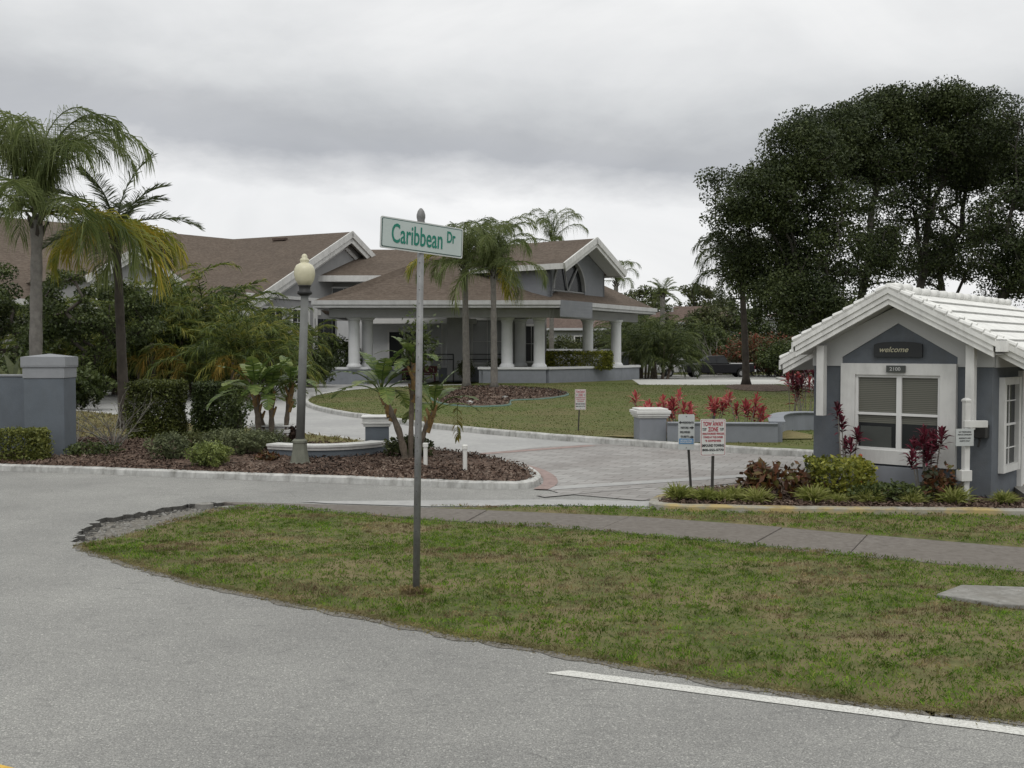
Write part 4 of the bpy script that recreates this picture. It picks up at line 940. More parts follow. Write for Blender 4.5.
# dormer walls: front with arched opening
Wb = Mg-npl*1.15; Wb[2] = 0
ca = -1.2; ra = 2.0; zs = 5.85; zb = 5.2
def DW(t, z): return Wb+dpl*t+z1*z
arc = [DW(ca+ra*math.cos(a), zs+ra*math.sin(a)) for a in np.linspace(0, PI, 19)]
fw_ = MB(); hwi = 3.45; zt = lambda t: 9.1-abs(t)*dz3/hw3-.3
# front wall pieces left and right of the arch plus the spandrel
out = [DW(-hwi, zb), DW(-hwi, zt(hwi)), DW(0, zt(0)), DW(hwi, zt(hwi)), DW(hwi, zb), DW(ca+ra, zb)]+arc+[DW(ca-ra, zb)]
fw_.extr(out, -npl*.25)
for s in (1, -1):
    a = Wb+dpl*hwi*s; fw_.extr([a+z1*zb, a+z1*zt(hwi), a+z1*zt(hwi)-npl*8, a+z1*zb-npl*8], dpl*(-.2*s))
fw_.build('dormer_wall', M['siding'], club)
pnl = MB(); qa, qb = Cc-dpl*.1+npl*.03, Cc+dpl*3.7+npl*.03
pnl.extr([A3(qa[0], qa[1], 4.12), A3(qb[0], qb[1], 4.12), A3(qb[0], qb[1], 5.11), A3(qa[0], qa[1], 5.11)], npl*.12)
pnl.extr([A3(*(qa-npl*1.4)[:2], 5.0), A3(*(qb-npl*1.4)[:2], 5.0), A3(*(qb-npl*.01)[:2], 5.0), A3(*(qa-npl*.01)[:2], 5.0)], (0, 0, .10))
pnl.build('dormer_sill', M['siding'], club)
fr = MB(); fr.extr([p-npl*.16 for p in [DW(ca+ra, zb)]+arc+[DW(ca-ra, zb)]], -npl*.04)
aw = MB()
oc = DW(ca, zs-.1)
ring = [(DW(ca+(ra-.0)*math.cos(a), zs+(ra-.0)*math.sin(a)), DW(ca+(ra-.12)*math.cos(a), zs+(ra-.12)*math.sin(a))) for a in np.linspace(0, PI, 15)]
for i in range(14): aw.extr([p+npl*.1 for p in (ring[i][0], ring[i+1][0], ring[i+1][1], ring[i][1])], -npl*.25)
for a in (PI*.28, PI*.6): aw.tube([oc-npl*.08, DW(ca+(ra-.05)*math.cos(a), zs+(ra-.05)*math.sin(a))-npl*.08], .05, 6)
aw.tube([DW(ca-ra, zs-.1)-npl*.08, DW(ca+ra, zs-.1)-npl*.08], .055, 6)
awo = aw.build('arched_window', M['clubwall'], club); fr.build('pane', M['glass'], awo)
roof.build('roof', M['shingle'], club); trim.build('gable_trim', M['white'], club); soff.build('soffit', M['soffit'], club)
# columns
prof = [(.48, 0), (.48, .10), (.42, .16), (.36, .24), (.36, .30), (.345, 2.75), (.35, 2.78), (.38, 2.82), (.38, 2.88), (.36, 2.92), (.43, 2.98), (.47, 3.02), (.47, 3.12)]
for x_, y_ in ((-9.75, 61.8), (-9.1, 63.0), (-.31, 62.4), (.55, 66.5), (1.70, 62.4), (5.03, 66.4), (7.12, 68.5)):
    MB().lathe((x_, y_, 1.06), prof, 20).build('column', M['column'], club, smooth=False)
MB().box((-3.75, 67, 2.2), (1.15, .9, 4.2)).build('pier', M['clubwall'], club, bevel=.02)
# low porch walls
def cw(pts, lab=None):
    p = [np.array(q) for q in pts]; m_ = MB(); c_ = MB()
    for a, b in zip(p[:-1], p[1:]):
        d = (b-a)/np.linalg.norm(b-a); n_ = np.array([-d[1], d[0]])
        for mm, w_, z0_, z1_, e_ in ((m_, .25, -.03, .93, .0), (c_, .33, .93, 1.07, .08)):
            q4 = [a-n_*w_-d*e_, b-n_*w_+d*e_, b+n_*w_+d*e_, a+n_*w_-d*e_]; mm.extr([(x, y, z0_) for x, y in q4], (0, 0, z1_-z0_+.0005*len(mm.V)))
    m_.build('porch_wall', M['lowwall'], club); c_.build('porch_wall_coping', M['column'], club)
cw([(-1.8, 66), (-1.8, 61.9), (2.1, 61.9), (7.3, 68.4), (8.75, 70.6), (8.75, 72)])
cw([(-11.6, 65), (-11.2, 61.7), (-9.0, 62.0), (-7.4, 65.2)]); cw([(-5.0, 68.5), (-2.0, 68.5)])
# red bench / rail under the porch
rb = thing('bench', 'dark red bench standing under the porch of the clubhouse', 'bench', (-6.3, 68, 0))
MB().box((-6.3, 68, .48), (2.4, .5, .08)).build('seat', M['redbench'], rb); MB().box((-6.3, 68.24, .8), (2.4, .06, .5)).build('backrest', M['redbench'], rb)
for x_ in (-7.35, -5.25): MB().box((x_, 68, .22), (.08, .45, .44)).build('leg', M['redbench'], rb)
m_ = MB()
for z_ in (1.5, 1.85): m_.tube([(-5.9, 66.5, z_), (-3.9, 66.5, z_)], .035, 6); m_.tube([(-2.9, 66.5, z_), (-.6, 66.5, z_)], .035, 6)
for x_ in (-5.9, -3.9, -2.9, -.6): m_.tube([(x_, 66.5, 0), (x_, 66.5, 1.87)], .035, 6)
single(m_, 'railing', M['black'], 'dark pipe railing behind the porch columns', 'railing', (-3, 66.5, 0))

# ------------------------------------------------------------------ gatehouse
GC = A3(5.38, 13.93, 0); ya = math.radians(42); gu = A3(math.cos(ya), -math.sin(ya), 0); gw = A3(math.sin(ya), math.cos(ya), 0)
def Q(u, w, z): return GC+gu*u+gw*w+z1*z
gate = thing('gatehouse', 'small blue grey gatehouse with white tile roof and white window surround at the right', 'building', tuple(GC))
sl = .53; zr = 2.84
body = MB(); hwg = 1.24; Lg = 4.6; zwall = zr-.16-sl*hwg
pts = [Q(-hwg, 0, -.05), Q(hwg, 0, -.05), Q(hwg, 0, zwall), Q(0, 0, zr-.2), Q(-hwg, 0, zwall)]
body.extr(pts, gw*Lg); body.build('wall', M['bluegrey'], gate, bevel=.006)
# white upper frieze around the blue gable panel
fz_ = MB(); th = .02
fz_.extr([Q(-hwg-.012, -.02, 1.80), Q(-.80, -.02, 1.80), Q(-.80, -.02, 1.93), Q(0, -.02, 2.40), Q(.80, -.02, 1.93), Q(.80, -.02, 1.80), Q(hwg+.012, -.02, 1.80), Q(hwg+.012, -.02, zwall+.02), Q(0, -.02, zr-.19), Q(-hwg-.012, -.02, zwall+.02)], gw*.05)
fz_.box(Q(hwg+.012, Lg/2+.03, 1.88), (.024, Lg-.05, .17), ax=(gu, gw, z1))
fz_.box(Q(-hwg-.012, Lg/2+.03, 1.88), (.024, Lg-.05, .17), ax=(gu, gw, z1))
fz_.build('frieze', M['soffit'], gate)
# roof: stepped white tiles, front gable piece proud of the wider main roof
def tileroof(mb, jm, w0, w1, hwr, zr_, n, step=.022):
    for s in (1, -1):
        for i in range(n):
            a0, a1 = hwr*i/n, hwr*(i+1)/n
            za, zb_ = zr_-sl*a0, zr_-sl*a1
            p = [Q(s*a0, w0, za-.005), Q(s*a1, w0, zb_+step), Q(s*a1, w1, zb_+step), Q(s*a0, w1, za-.005)]
            slab(mb, p, .05)
            jm.box(Q(s*(a1+.003), (w0+w1)/2, zb_+.002), (.006, w1-w0, .026), ax=(gu, gw, z1))  # grey strip paints the shadow line under the course edge
            # small rounded tile ends on the rake
rf = MB(); jn = MB()
tileroof(rf, jn, .12, Lg+.5, 1.82, zr, 7); tileroof(rf, jn, -.36, .16, 1.38, zr+.035, 5)
rg = np.random.RandomState(2)
# rows of barrel tile humps along each course on the visible slope
hm = MB()
for s in (1, -1):
    for i in range(7):
        a0, a1 = 1.82*i/7, 1.82*(i+1)/7
        for w_ in np.arange(.22, Lg+.45, .24):
            h_ = rg.uniform(.005, .009)
            p = []
            for k_ in range(5):
                an = PI*k_/4; p.append((w_-.085*math.cos(an), math.sin(an)*h_))
            V = [Q(s*(a0+.02), x, zr-sl*(a0+.02)+y+.002) for x, y in p]+[Q(s*(a1+.008), x, zr-sl*a1+.020+y*1.6) for x, y in p]
            hm.add(V, [(k, k+1, 6+k, 5+k) for k in range(4)]+[(5, 6, 7, 8, 9)])
rfo = rf.build('roof', M['tile'], gate); jn.build('tile_joint_shade', M['tileshade'], rfo)
cp = MB(); 
for w_ in np.arange(-.38, Lg+.4, .36):
    cp.tube([Q(0, w_, zr+.015+(.03 if w_ < .1 else 0)), Q(0, w_+.38, zr+.03+(.03 if w_ < .1 else 0))], [.058, .063], 10)
cp.build('ridge_cap', M['tile'], gate, smooth=True)
fc = MB()
for s in (1, -1):
    for w_, hwr, zz in ((.12, 1.82, zr), (-.36, 1.38, zr+.035)):
        for (dz_, h_, o_, t_) in ((.012, .085, .0, .05), (-.075, .075, .02, .05), (-.155, .07, .04, .05)):
            a = Q(0, w_+o_, zz+dz_); b = Q(s*(hwr-(.0 if dz_ > 0 else .03)), w_+o_, zz+dz_-sl*(hwr-(.0 if dz_ > 0 else .03)))
            board(fc, a, b, h_, t_, -gw)
    for w0_, w1_, hwr, zz in ((.12, Lg+.5, 1.82, zr), (-.36, .12, 1.38, zr+.035)):
        board(fc, Q(s*hwr, w0_-.03, zz-sl*hwr+.0), Q(s*hwr, w1_, zz-sl*hwr), .14, .03, gu*s)
    # rake tile ends
    for w_, hwr, zz, n_ in ((.10, 1.82, zr+.02, 11), (-.385, 1.38, zr+.055, 9)):
        for i in range(n_):
            a0 = hwr*(i+.1)/n_; a1 = hwr*(i+1.02)/n_
            fc.tube([Q(s*a0, w_, zz-sl*a0), Q(s*a1, w_, zz-sl*a1+.014)], [.034, .042], 8)
fc.build('fascia', M['tile'], gate)
sf = MB()
for s in (1, -1):
    slab(sf, [Q(0, -.30, zr-.14), Q(s*1.36, -.30, zr-.14-sl*1.36), Q(s*1.36, .3, zr-.14-sl*1.36), Q(0, .3, zr-.14)], .02)
    slab(sf, [Q(s*.9, .16, zr-.15-sl*.9), Q(s*1.8, .16, zr-.15-sl*1.8), Q(s*1.8, Lg+.4, zr-.15-sl*1.8), Q(s*.9, Lg+.4, zr-.15-sl*.9)], .02)
sf.build('soffit', M['soffit'], gate)
for s in (-1, 1):
    z0_, z1_ = (1.08, zwall+.02) if s < 0 else (.98, zwall+.02)
    MB().extr([Q(s*1.03-.055, -.26, z0_), Q(s*1.03+.055, -.26, z0_), Q(s*1.03+.055, -.26, z1_+.05), Q(s*1.03-.055, -.26, z1_+.05)], gw*.12).build('bracket', M['white'], gate, bevel=.006)
# front window
sr = MB(); wo, wi, zo0, zo1, zi0, zi1 = .80, .59, .43, 1.84, .62, 1.68
sr.box(Q(-(wo+wi)/2, -.035, (zo0+zo1)/2), (wo-wi, .07, zo1-zo0), ax=(gu, gw, z1)); sr.box(Q((wo+wi)/2, -.035, (zo0+zo1)/2), (wo-wi, .07, zo1-zo0), ax=(gu, gw, z1))
sr.box(Q(0, -.033, (zo1+zi1)/2), (2*wi, .066, zo1-zi1), ax=(gu, gw, z1)); sr.box(Q(0, -.033, (zo0+zi0)/2), (2*wi, .066, zi0-zo0), ax=(gu, gw, z1))
sr = sr.build('window', M['white'], gate)
m_ = MB(); m_.box(Q(0.03, -.022, (zi0+zi1)/2), (.07, .04, zi1-zi0), ax=(gu, gw, z1)); m_.box(Q(0, -.020, 1.13), (2*wi, .036, .035), ax=(gu, gw, z1))
for z_ in (zi0+.018, zi1-.018): m_.box(Q(0, -.018, z_), (2*wi, .034, .036), ax=(gu, gw, z1))
for u_ in (-wi+.018, wi-.018): m_.box(Q(u_, -.019, (zi0+zi1)/2), (.036, .035, zi1-zi0), ax=(gu, gw, z1))
m_.build('frame', M['whitetrim'], sr)
MB().box(Q(0, -.004, (1.0+zi1)/2), (2*wi, .006, zi1-1.0), ax=(gu, gw, z1)).build('blinds', M['blinds'], sr)
MB().box(Q(0, -.003, (1.0+zi0)/2), (2*wi, .006, 1.0-zi0-.002), ax=(gu, gw, z1)).build('pane', M['glass'], sr)
MB().box(Q(-.30, -.008, .80), (.44, .006, .30), ax=(gu, gw, z1)).build('window_screen', M['numgrey'], sr)
MB().box(Q(-.2, -.05, .22), (1.25, .1, .36), ax=(gu, gw, z1)).build('shelf_panel', M['lowwall'], gate)
# boards
wb = MB(); cz = 2.025
bp = [Q(-.43, -.05, 1.93), Q(.24, -.05, 1.93), Q(.24, -.05, 2.10)]+[Q(-.095+.335*math.cos(a), -.05, 2.10+.045*math.sin(a)) for a in np.linspace(.1, PI-.1, 8)]+[Q(-.43, -.05, 2.10)]
off_ = gu*.17
wb = MB().extr([p+off_*.6 for p in bp], gw*.03).build('welcome_board', M['boardblack'], gate)
lettering('welcome', M['cream'], wb, Q(-.04, -.058, 2.035), gu, z1, .075, .40, shear=.35, bold=.01)
nb_ = MB().box(Q(.0, -.085, 1.765), (.26, .03, .095), ax=(gu, gw, z1)).build('number_plaque', M['numgrey'], gate)
lettering('2100', M['soffit'], nb_, Q(-.005, -.104, 1.765), gu, z1, .05, .15, bold=.01)
# side window and door
sw = MB(); nx_ = gu
def sidewin(w0_, w1_, za, zb_, fw=.1):
    m_ = MB(); 
    for w_ in (w0_+fw/2, w1_-fw/2): m_.box(Q(hwg+.035, w_, (za+zb_)/2), (.07, fw, zb_-za), ax=(gu, gw, z1))
    for z_ in (za+fw, zb_-fw/2): m_.box(Q(hwg+.033, (w0_+w1_)/2, z_ if z_ > 1 else za+fw/2), (.066, w1_-w0_-2*fw, fw), ax=(gu, gw, z1))
    o = m_.build('window', M['white'], gate)
    MB().box(Q(hwg+.006, (w0_+w1_)/2, (za+zb_)/2), (.012, w1_-w0_-2*fw, zb_-za-2*fw), ax=(gu, gw, z1)).build('pane', M['glass'], o)
    m_ = MB(); m_.box(Q(hwg+.02, (w0_+w1_)/2, (za+zb_)/2), (.02, w1_-w0_-2*fw, .03), ax=(gu, gw, z1))
    for k_ in (-.25, .25): m_.box(Q(hwg+.019, (w0_+w1_)/2, (za+zb_)/2+k_*(zb_-za)), (.016, w1_-w0_-2*fw, .014), ax=(gu, gw, z1))
    m_.box(Q(hwg+.018, (w0_+w1_)/2, (za+zb_)/2), (.014, .014, zb_-za-2*fw), ax=(gu, gw, z1)); m_.build('frame', M['whitetrim'], o)
sidewin(.28, 1.05, .38, 1.66)
dm = MB()
for w_ in (1.18, 2.22): dm.box(Q(hwg+.03, w_, .86), (.06, .09, 1.76), ax=(gu, gw, z1))
dm.box(Q(hwg+.028, 1.70, 1.70), (.056, .95, .08), ax=(gu, gw, z1)); dm.build('door_frame', M['white'], gate)
do = MB().box(Q(hwg+.012, 1.70, .83), (.024, .95, 1.64), ax=(gu, gw, z1)).build('door', M['whitetrim'], gate)
MB().box(Q(hwg+.028, 1.70, 1.15), (.01, .6, .7), ax=(gu, gw, z1)).build('pane', M['glass'], do)
MB().tube([Q(hwg+.03, 1.32, .8), Q(hwg+.09, 1.32, .8), Q(hwg+.09, 1.42, .8)], .012, 8).build('handle', M['galv'], do)
MB().box(Q(.98+.13, -.09, .96), (.2, .17, .17), ax=(gu, gw, z1)).tube([Q(1.12, -.08, .87), Q(1.10, -.10, .75)], .015, 6).build('mailbox', M['black'], gate, bevel=.015)
# white post with crossarm
pb_ = A3(*G(968, 507)); pp_ = thing('sign_post', 'white wooden post with a short crossarm and hanging notice before the gatehouse corner', 'post', tuple(pb_))
ztop = H-(400-352)*pb_[1]/1000; k_ = pb_[1]/1000
px_ = pb_[0]-.04
MB().box((px_, pb_[1], ztop/2-.02), (.075, .075, ztop), ax=.2).build('shaft', M['white'], pp_, bevel=.006)
MB().lathe((px_, pb_[1], ztop-.02), [(.062, 0), (.062, .02), (.04, .04), (.005, .05)], 4, rot=.2+PI/4).build('post_cap', M['white'], pp_)
MB().box((px_+.11, pb_[1]-.02, H-(424-352)*k_), (.30, .06, .09), ax=.0).build('crossarm', M['white'], pp_, bevel=.006)
MB().box((px_-.03, pb_[1]-.03, H-(475.5-352)*k_), (.15, .12, .14), ax=.2).build('block', M['white'], pp_, bevel=.006)
nt = MB().box((px_-.05, pb_[1]-.075, H-(437-352)*k_), (.24, .012, .22), ax=.12).build('notice', M['signgrey'], pp_)
xd = A3(math.cos(.12), math.sin(.12), 0)
for t_, v_, w_ in (('NO TRESPASSING', .07, .17), ('PRIVATE COMMUNITY', .035, .19), ('RESIDENTS AND', -.01, .16), ('GUESTS ONLY', -.045, .14)):
    lettering(t_, M['ink'], nt, A3(px_-.05, pb_[1]-.084, H-(437-352)*k_+v_), xd, z1, .018, w_)
single(MB().lathe(Q(-.42, -.25, 0), [(.12, 0), (.12, .02), (.075, .025), (.025, .56), (.0, .57)], 14), 'traffic_cone', M['cone'], 'orange traffic cone poking up behind the golden shrub below the window', 'cone', tuple(Q(-.42, -.25, 0)))

# ------------------------------------------------------------------ far houses
def farhouse(label, cx, cy, w, d, h, rh, rz, wallm, wins):
    rt = thing('house', label, 'house', (cx, cy, 0), None)
    a = math.radians(rz); xa_ = A3(math.cos(a), math.sin(a), 0); ya_ = A3(-math.sin(a), math.cos(a), 0); c = A3(cx, cy, 0)
    MB().box(c+z1*h/2, (w, d, h), ax=(xa_, ya_, z1)).build('wall', M[wallm], rt)
    e = [c+xa_*i*(w/2+.5)+ya_*j*(d/2+.5)+z1*h for i, j in ((-1, -1), (1, -1), (1, 1), (-1, 1))]; r1 = c-xa_*(w/2-d/2)*.9+z1*(h+rh); r2 = c+xa_*(w/2-d/2)*.9+z1*(h+rh)
    m_ = MB(); slab(m_, [e[0], e[1], r2, r1], .15); slab(m_, [e[2], e[3], r1, r2], .15); slab(m_, [e[1], e[2], r2], .15); slab(m_, [e[3], e[0], r1], .15)
    ro = m_.build('roof', M['shingle2'], rt)
    MB().box(c+z1*(h-.12)-ya_*(d/2+.52), (w+1.1, .08, .25), ax=(xa_, ya_, z1)).build('fascia', M['farwhite'], rt)
    for u_, z_, ww, hh in wins: window(rt, c+xa_*u_-ya_*(d/2+.01)+z1*z_, xa_, ww, hh, 2, 2, .12)
    return rt, c, xa_, ya_
rt, c_, xa_, ya_ = farhouse('far grey house with low brown hipped roof beyond the car park', 20.0, 112, 13, 9, 5.2, 1.9, 0, 'farwall', [(-3, 2.6, 1.6, 1.8), (3, 2.6, 1.6, 1.8)])
MB().box(A3(c_[0]-3, c_[1]-3.2, 6.6), (.9, .9, .5)).build('roof_vent', M['farwhite'], rt)
farhouse('far dark roofed house seen between the porch columns', 7.0, 114, 15, 9, 4.6, 1.8, 4, 'farwall', [(-4.5, 2.9, 1.5, 1.8), (.2, 2.9, 1.5, 1.8), (4, 2.9, 1.5, 1.8)])
farhouse('far white house glimpsed through the oak leaves left of the gatehouse', 31.0, 108, 9, 9, 5.6, 1.2, -8, 'farwhite', [(-2, 4, 1.4, 1.8), (2.2, 4, 1.4, 1.8)])
m_ = MB().box((2.6, 78, 1.5), (5.4, 3, 3.0)); w_ = thing('garden_wall', 'pale garden wall behind the porch hedge', 'wall', (4.8, 78, 0))
MB().box((4.8, 78, 1.05), (6.4, .3, 2.1)).build('wall_panel', M['farwall'], w_); MB().box((4.8, 78, 2.17), (6.5, .4, .14)).build('coping', M['farwhite'], w_)
pl_ = pillar('grey gate pillar with white cap right of the porch', 8.45, 75, .5, 0, 1.75, [(.12, .25)], 0, M['lowwall'], M['white'])

# ------------------------------------------------------------------ cars
def car(label, loc, rz, Lc, kind, paint, group=None):
    rt = thing('parked_car', label, 'car', (0, 0, 0), group); ORG[rt.name] = (0, 0, 0)
    W = 1.85; hl = Lc/2
    if kind == 'pickup':
        prof = [(-hl, .45), (-hl, .85), (-hl+.15, .98), (-hl+1.25, 1.08), (hl-.1, 1.02), (hl, .9), (hl, .45)]
        cab = [(-hl+1.25, 1.07), (-hl+1.95, 1.68), (-hl+3.2, 1.72), (-hl+3.6, 1.07)]
    else:
        prof = [(-hl, .4), (-hl, .72), (-hl+.2, .86), (-hl+1.2, .96), (hl-.9, .98), (hl-.08, .9), (hl, .7), (hl, .4)]
        cab = [(-hl+1.2, .95), (-hl+1.95, 1.42), (hl-1.6, 1.42), (hl-.8, .97)]
    # lower outline with wheel arches
    wx = (-hl+.95, hl-1.05); low = []
    for cx in (wx[1], wx[0]): low += [(cx+.4*math.cos(a), .33+.4*math.sin(a)) for a in np.linspace(0, PI, 9)]
    bd = MB(); bd.extr([(x, -W/2, z) for x, z in prof]+[(x, -W/2, max(z, .28)) for x, z in low], (0, W, 0))
    bd.build('body', M[paint], rt, bevel=.06)
    tw = .16
    V = [(x, s*(W/2-.05-(tw if z > 1.2 else 0)), z) for s in (-1, 1) for x, z in cab]
    cb = MB().add(V, [(0, 1, 2, 3), (7, 6, 5, 4), (0, 4, 5, 1), (1, 5, 6, 2), (2, 6, 7, 3), (3, 7, 4, 0)]).build('cabin', M[paint], rt, bevel=.04)
    def lerp(z, side):
        (x0, z0), (x1, z1_) = (cab[0], cab[1]) if side == 0 else (cab[3], cab[2]); t = (z-z0)/(z1_-z0); return x0+(x1-x0)*t
    zt_, zb_ = cab[1][1]-.09, cab[0][1]+.03
    for s in (-1, 1):
        yt = W/2-.05-tw*(zt_-cab[0][1])/(cab[1][1]-cab[0][1]); 
        xm = (cab[1][0]+cab[2][0])/2
        for x00, x01, x10, x11 in ((lerp(zb_, 0)+.12, lerp(zt_, 0)+.08, xm-.04, xm-.04), (xm+.04, xm+.04, lerp(zb_, 1)-.12, lerp(zt_, 1)-.08)):
            V = [(x00, s*(W/2-.055), zb_), (x10, s*(W/2-.055), zb_), (x11, s*(yt+.004), zt_), (x01, s*(yt+.004), zt_)]
            MB().extr(V, (0, s*.012, 0)).build('window', M['glass'], rt)
    for side in (0, 1):
        a, b_ = lerp(zb_, side), lerp(zt_, side); o_ = -.012 if side == 0 else .012
        MB().extr([(a+o_, -W/2+.2, zb_), (a+o_, W/2-.2, zb_), (b_+o_, W/2-.3, zt_), (b_+o_, -W/2+.3, zt_)], (o_, 0, .004)).build('windscreen', M['glass'], rt)
    for cx in wx:
        for s in (-1, 1):
            w_ = MB().tube([(cx, s*(W/2-.22), .33), (cx, s*(W/2+.01), .33)], .33, 18).build('wheel', M['tyre'], rt)
            MB().tube([(cx, s*(W/2), .33), (cx, s*(W/2+.02), .33)], .19, 12).build('rim', M['rim'], w_)
    for s in (-1, 1):
        MB().box((-hl-.01, s*.68, .74), (.06, .35, .14)).build('headlight', M['lens'], rt); MB().box((hl+.01, s*.75, .8), (.06, .16, .2)).build('tail_light', M['signred'], rt)
    MB().box((hl+.06, 0, .52), (.14, W-.1, .18)).build('bumper', M['chrome'], rt, bevel=.03); MB().box((-hl-.05, 0, .5), (.12, W-.1, .2)).build('bumper', M[paint] if kind != 'pickup' else M['chrome'], rt, bevel=.03)
    if kind == 'pickup':
        MB().box((-hl+3.65+(hl*2-3.75)/2, 0, 1.09), (hl*2-3.8, W-.08, .05)).build('bed_cover', M['chrome'], rt, bevel=.01)
    rt.location = loc; rt.rotation_euler = (0, 0, rz); return rt
car('black pickup truck with silver bed cover parked sideways beyond the lawn', (16.4, 80, 0), math.radians(2), 5.6, 'pickup', 'carblack')
car('white car mostly hidden behind the dark palms, left of the black pickup', (11.3, 81, 0), math.radians(5), 4.6, 'sedan', 'carwhite')

# ------------------------------------------------------------------ vegetation generators
def frond(mb, c, az, el0, L, droop, nl, ll, ld, w, rng, mi=0, start=.12, vup=.25, rach=None, ex=1.25, plum=.35, fwd=28):
    n = 14; t = np.linspace(0, 1, n); el = el0-droop*t**ex
    h = np.array([math.cos(az), math.sin(az), 0]); z = np.array([0, 0, 1.0]); sd = np.array([-math.sin(az), math.cos(az), 0])
    T = h*np.cos(el)[:, None]+z*np.sin(el)[:, None]; ds = L/(n-1)
    Pp = np.vstack([[0, 0, 0], np.cumsum((T[1:]+T[:-1])/2*ds, 0)])+np.array(c)
    (rach or mb).tube(Pp, np.linspace(.022, .004, n)*(L/2.4), 4, mi)
    tl = np.linspace(start, 1, nl)+rng.uniform(-.008, .008, nl); tl = np.clip(tl, 0, 1)
    B = np.stack([np.interp(tl, t, Pp[:, k]) for k in range(3)], 1); Tt = np.stack([np.interp(tl, t, T[:, k]) for k in range(3)], 1)
    nrm = np.cross(Tt, sd)*-1; nrm = np.where(nrm[:, 2:] < 0, -nrm, nrm)
    an = np.radians(fwd)+np.radians(38)*tl**2
    for s in (-1, 1):
        D = sd*s*np.cos(an)[:, None]+Tt*np.sin(an)[:, None]+nrm*(vup+rng.uniform(-plum, plum, (nl, 1)))+rng.normal(0, .06, (nl, 3))
        ln = ll*(np.sin(PI*(.12+.80*tl))**.6)*rng.uniform(.8, 1.1, nl)
        mb.blades(B, D, ln, w*rng.uniform(.8, 1.2, nl), ld*rng.uniform(.7, 1.3, nl), rng, mi, twist=Tt+rng.normal(0, .25, (nl, 3)))
def palm(name, label, base, hc, tr, nf, L, style, seed, mats=('queen', 'yellowing'), lean=(0, 0), trunkm='trunkgrey', group=None, cat='palm tree', nlf=46, dead=3, azr=None, drop=1.0, nar=42, wf=1.0):
    "palm with crown centre hc above the base"
    rng = np.random.RandomState(seed); base = np.array(base, float)
    rt = thing(name, label, cat, tuple(base), group)
    n = 14; t = np.linspace(0, 1, n); ax = np.column_stack([base[0]+lean[0]*t**1.4, base[1]+lean[1]*t**1.4, base[2]-.1+(hc+.1)*t])
    rr = tr*(1.25-.45*t**.6); rr[0] *= 1.35; rr[-3:] *= (1.0, 1.15, .9)
    rr = rr*(1+.05*np.cos(np.arange(n)*PI))
    MB().tube(ax, rr, 12).build('trunk', M[trunkm], rt, smooth=True)
    top = ax[-1]
    m_ = MB()
    for k in range(12):                              # old leaf bases
        a = k*2.4; q = top-[0, 0, .1+.05*k]; m_.tube([q, q+[math.cos(a)*tr*1.7, math.sin(a)*tr*1.7, .35]], [tr*.5, tr*.16], 5)
    m_.build('leaf_bases', M['trunkdark'], rt)
    cr = MB(); 
    for k in range(nf):
        az = (k*2.39996+rng.uniform(-.25, .25)) if azr is None else rng.uniform(*azr)
        f = (k+.5)/nf
        if style == 'queen':
            el = math.radians((87-nar*(f/.78)**1.3 if f < .78 else rng.uniform(0, 32))+rng.uniform(-6, 6)); dr = math.radians(112+20*(1-f)+rng.uniform(-15, 15))*drop; ld = 1.35; ll = .24*L; w = .0155*L/2.6; LL = L*rng.uniform(.85, 1.08)*(1 if f < .8 else .85)
            frond(cr, top+[0, 0, .05], az, el, LL, dr, int(nlf*1.5), ll, ld, w*wf, rng, 0, vup=.05, ex=2.3, plum=.55, fwd=22)
        elif style == 'date':
            el = math.radians(82-95*f+rng.uniform(-6, 6)); dr = math.radians(55+rng.uniform(-10, 10))*drop; ld = .3; ll = .25*L; w = .026*L/2.2; LL = L*rng.uniform(.9, 1.05)
            frond(cr, top, az, el, LL, dr, nlf, ll, ld, w*wf, rng, 0, vup=.35)
        elif style == 'robust':
            el = math.radians(70-70*f+rng.uniform(-6, 6)); dr = math.radians(80+rng.uniform(-10, 10))*drop; ld = .7; ll = .24*L; w = .03*L/2.2; LL = L*rng.uniform(.9, 1.05)
            frond(cr, top, az, el, LL, dr, nlf, ll, ld, w*wf, rng, 0, vup=.2)
    cr.build('crown', M[mats[0]], rt)
    if dead:
        dm_ = MB()
        for k in range(dead):
            frond(dm_, top-[0, 0, .05], k*6.28/dead+rng.uniform(0, 1.5), math.radians(rng.uniform(10, 45)), L*1.0, math.radians(112), nlf, .30*L, 1.1, .030*L/2.4*wf, rng, 0, plum=.5)
        dm_.build('yellowing_fronds', M[mats[1]], rt)
    return rt
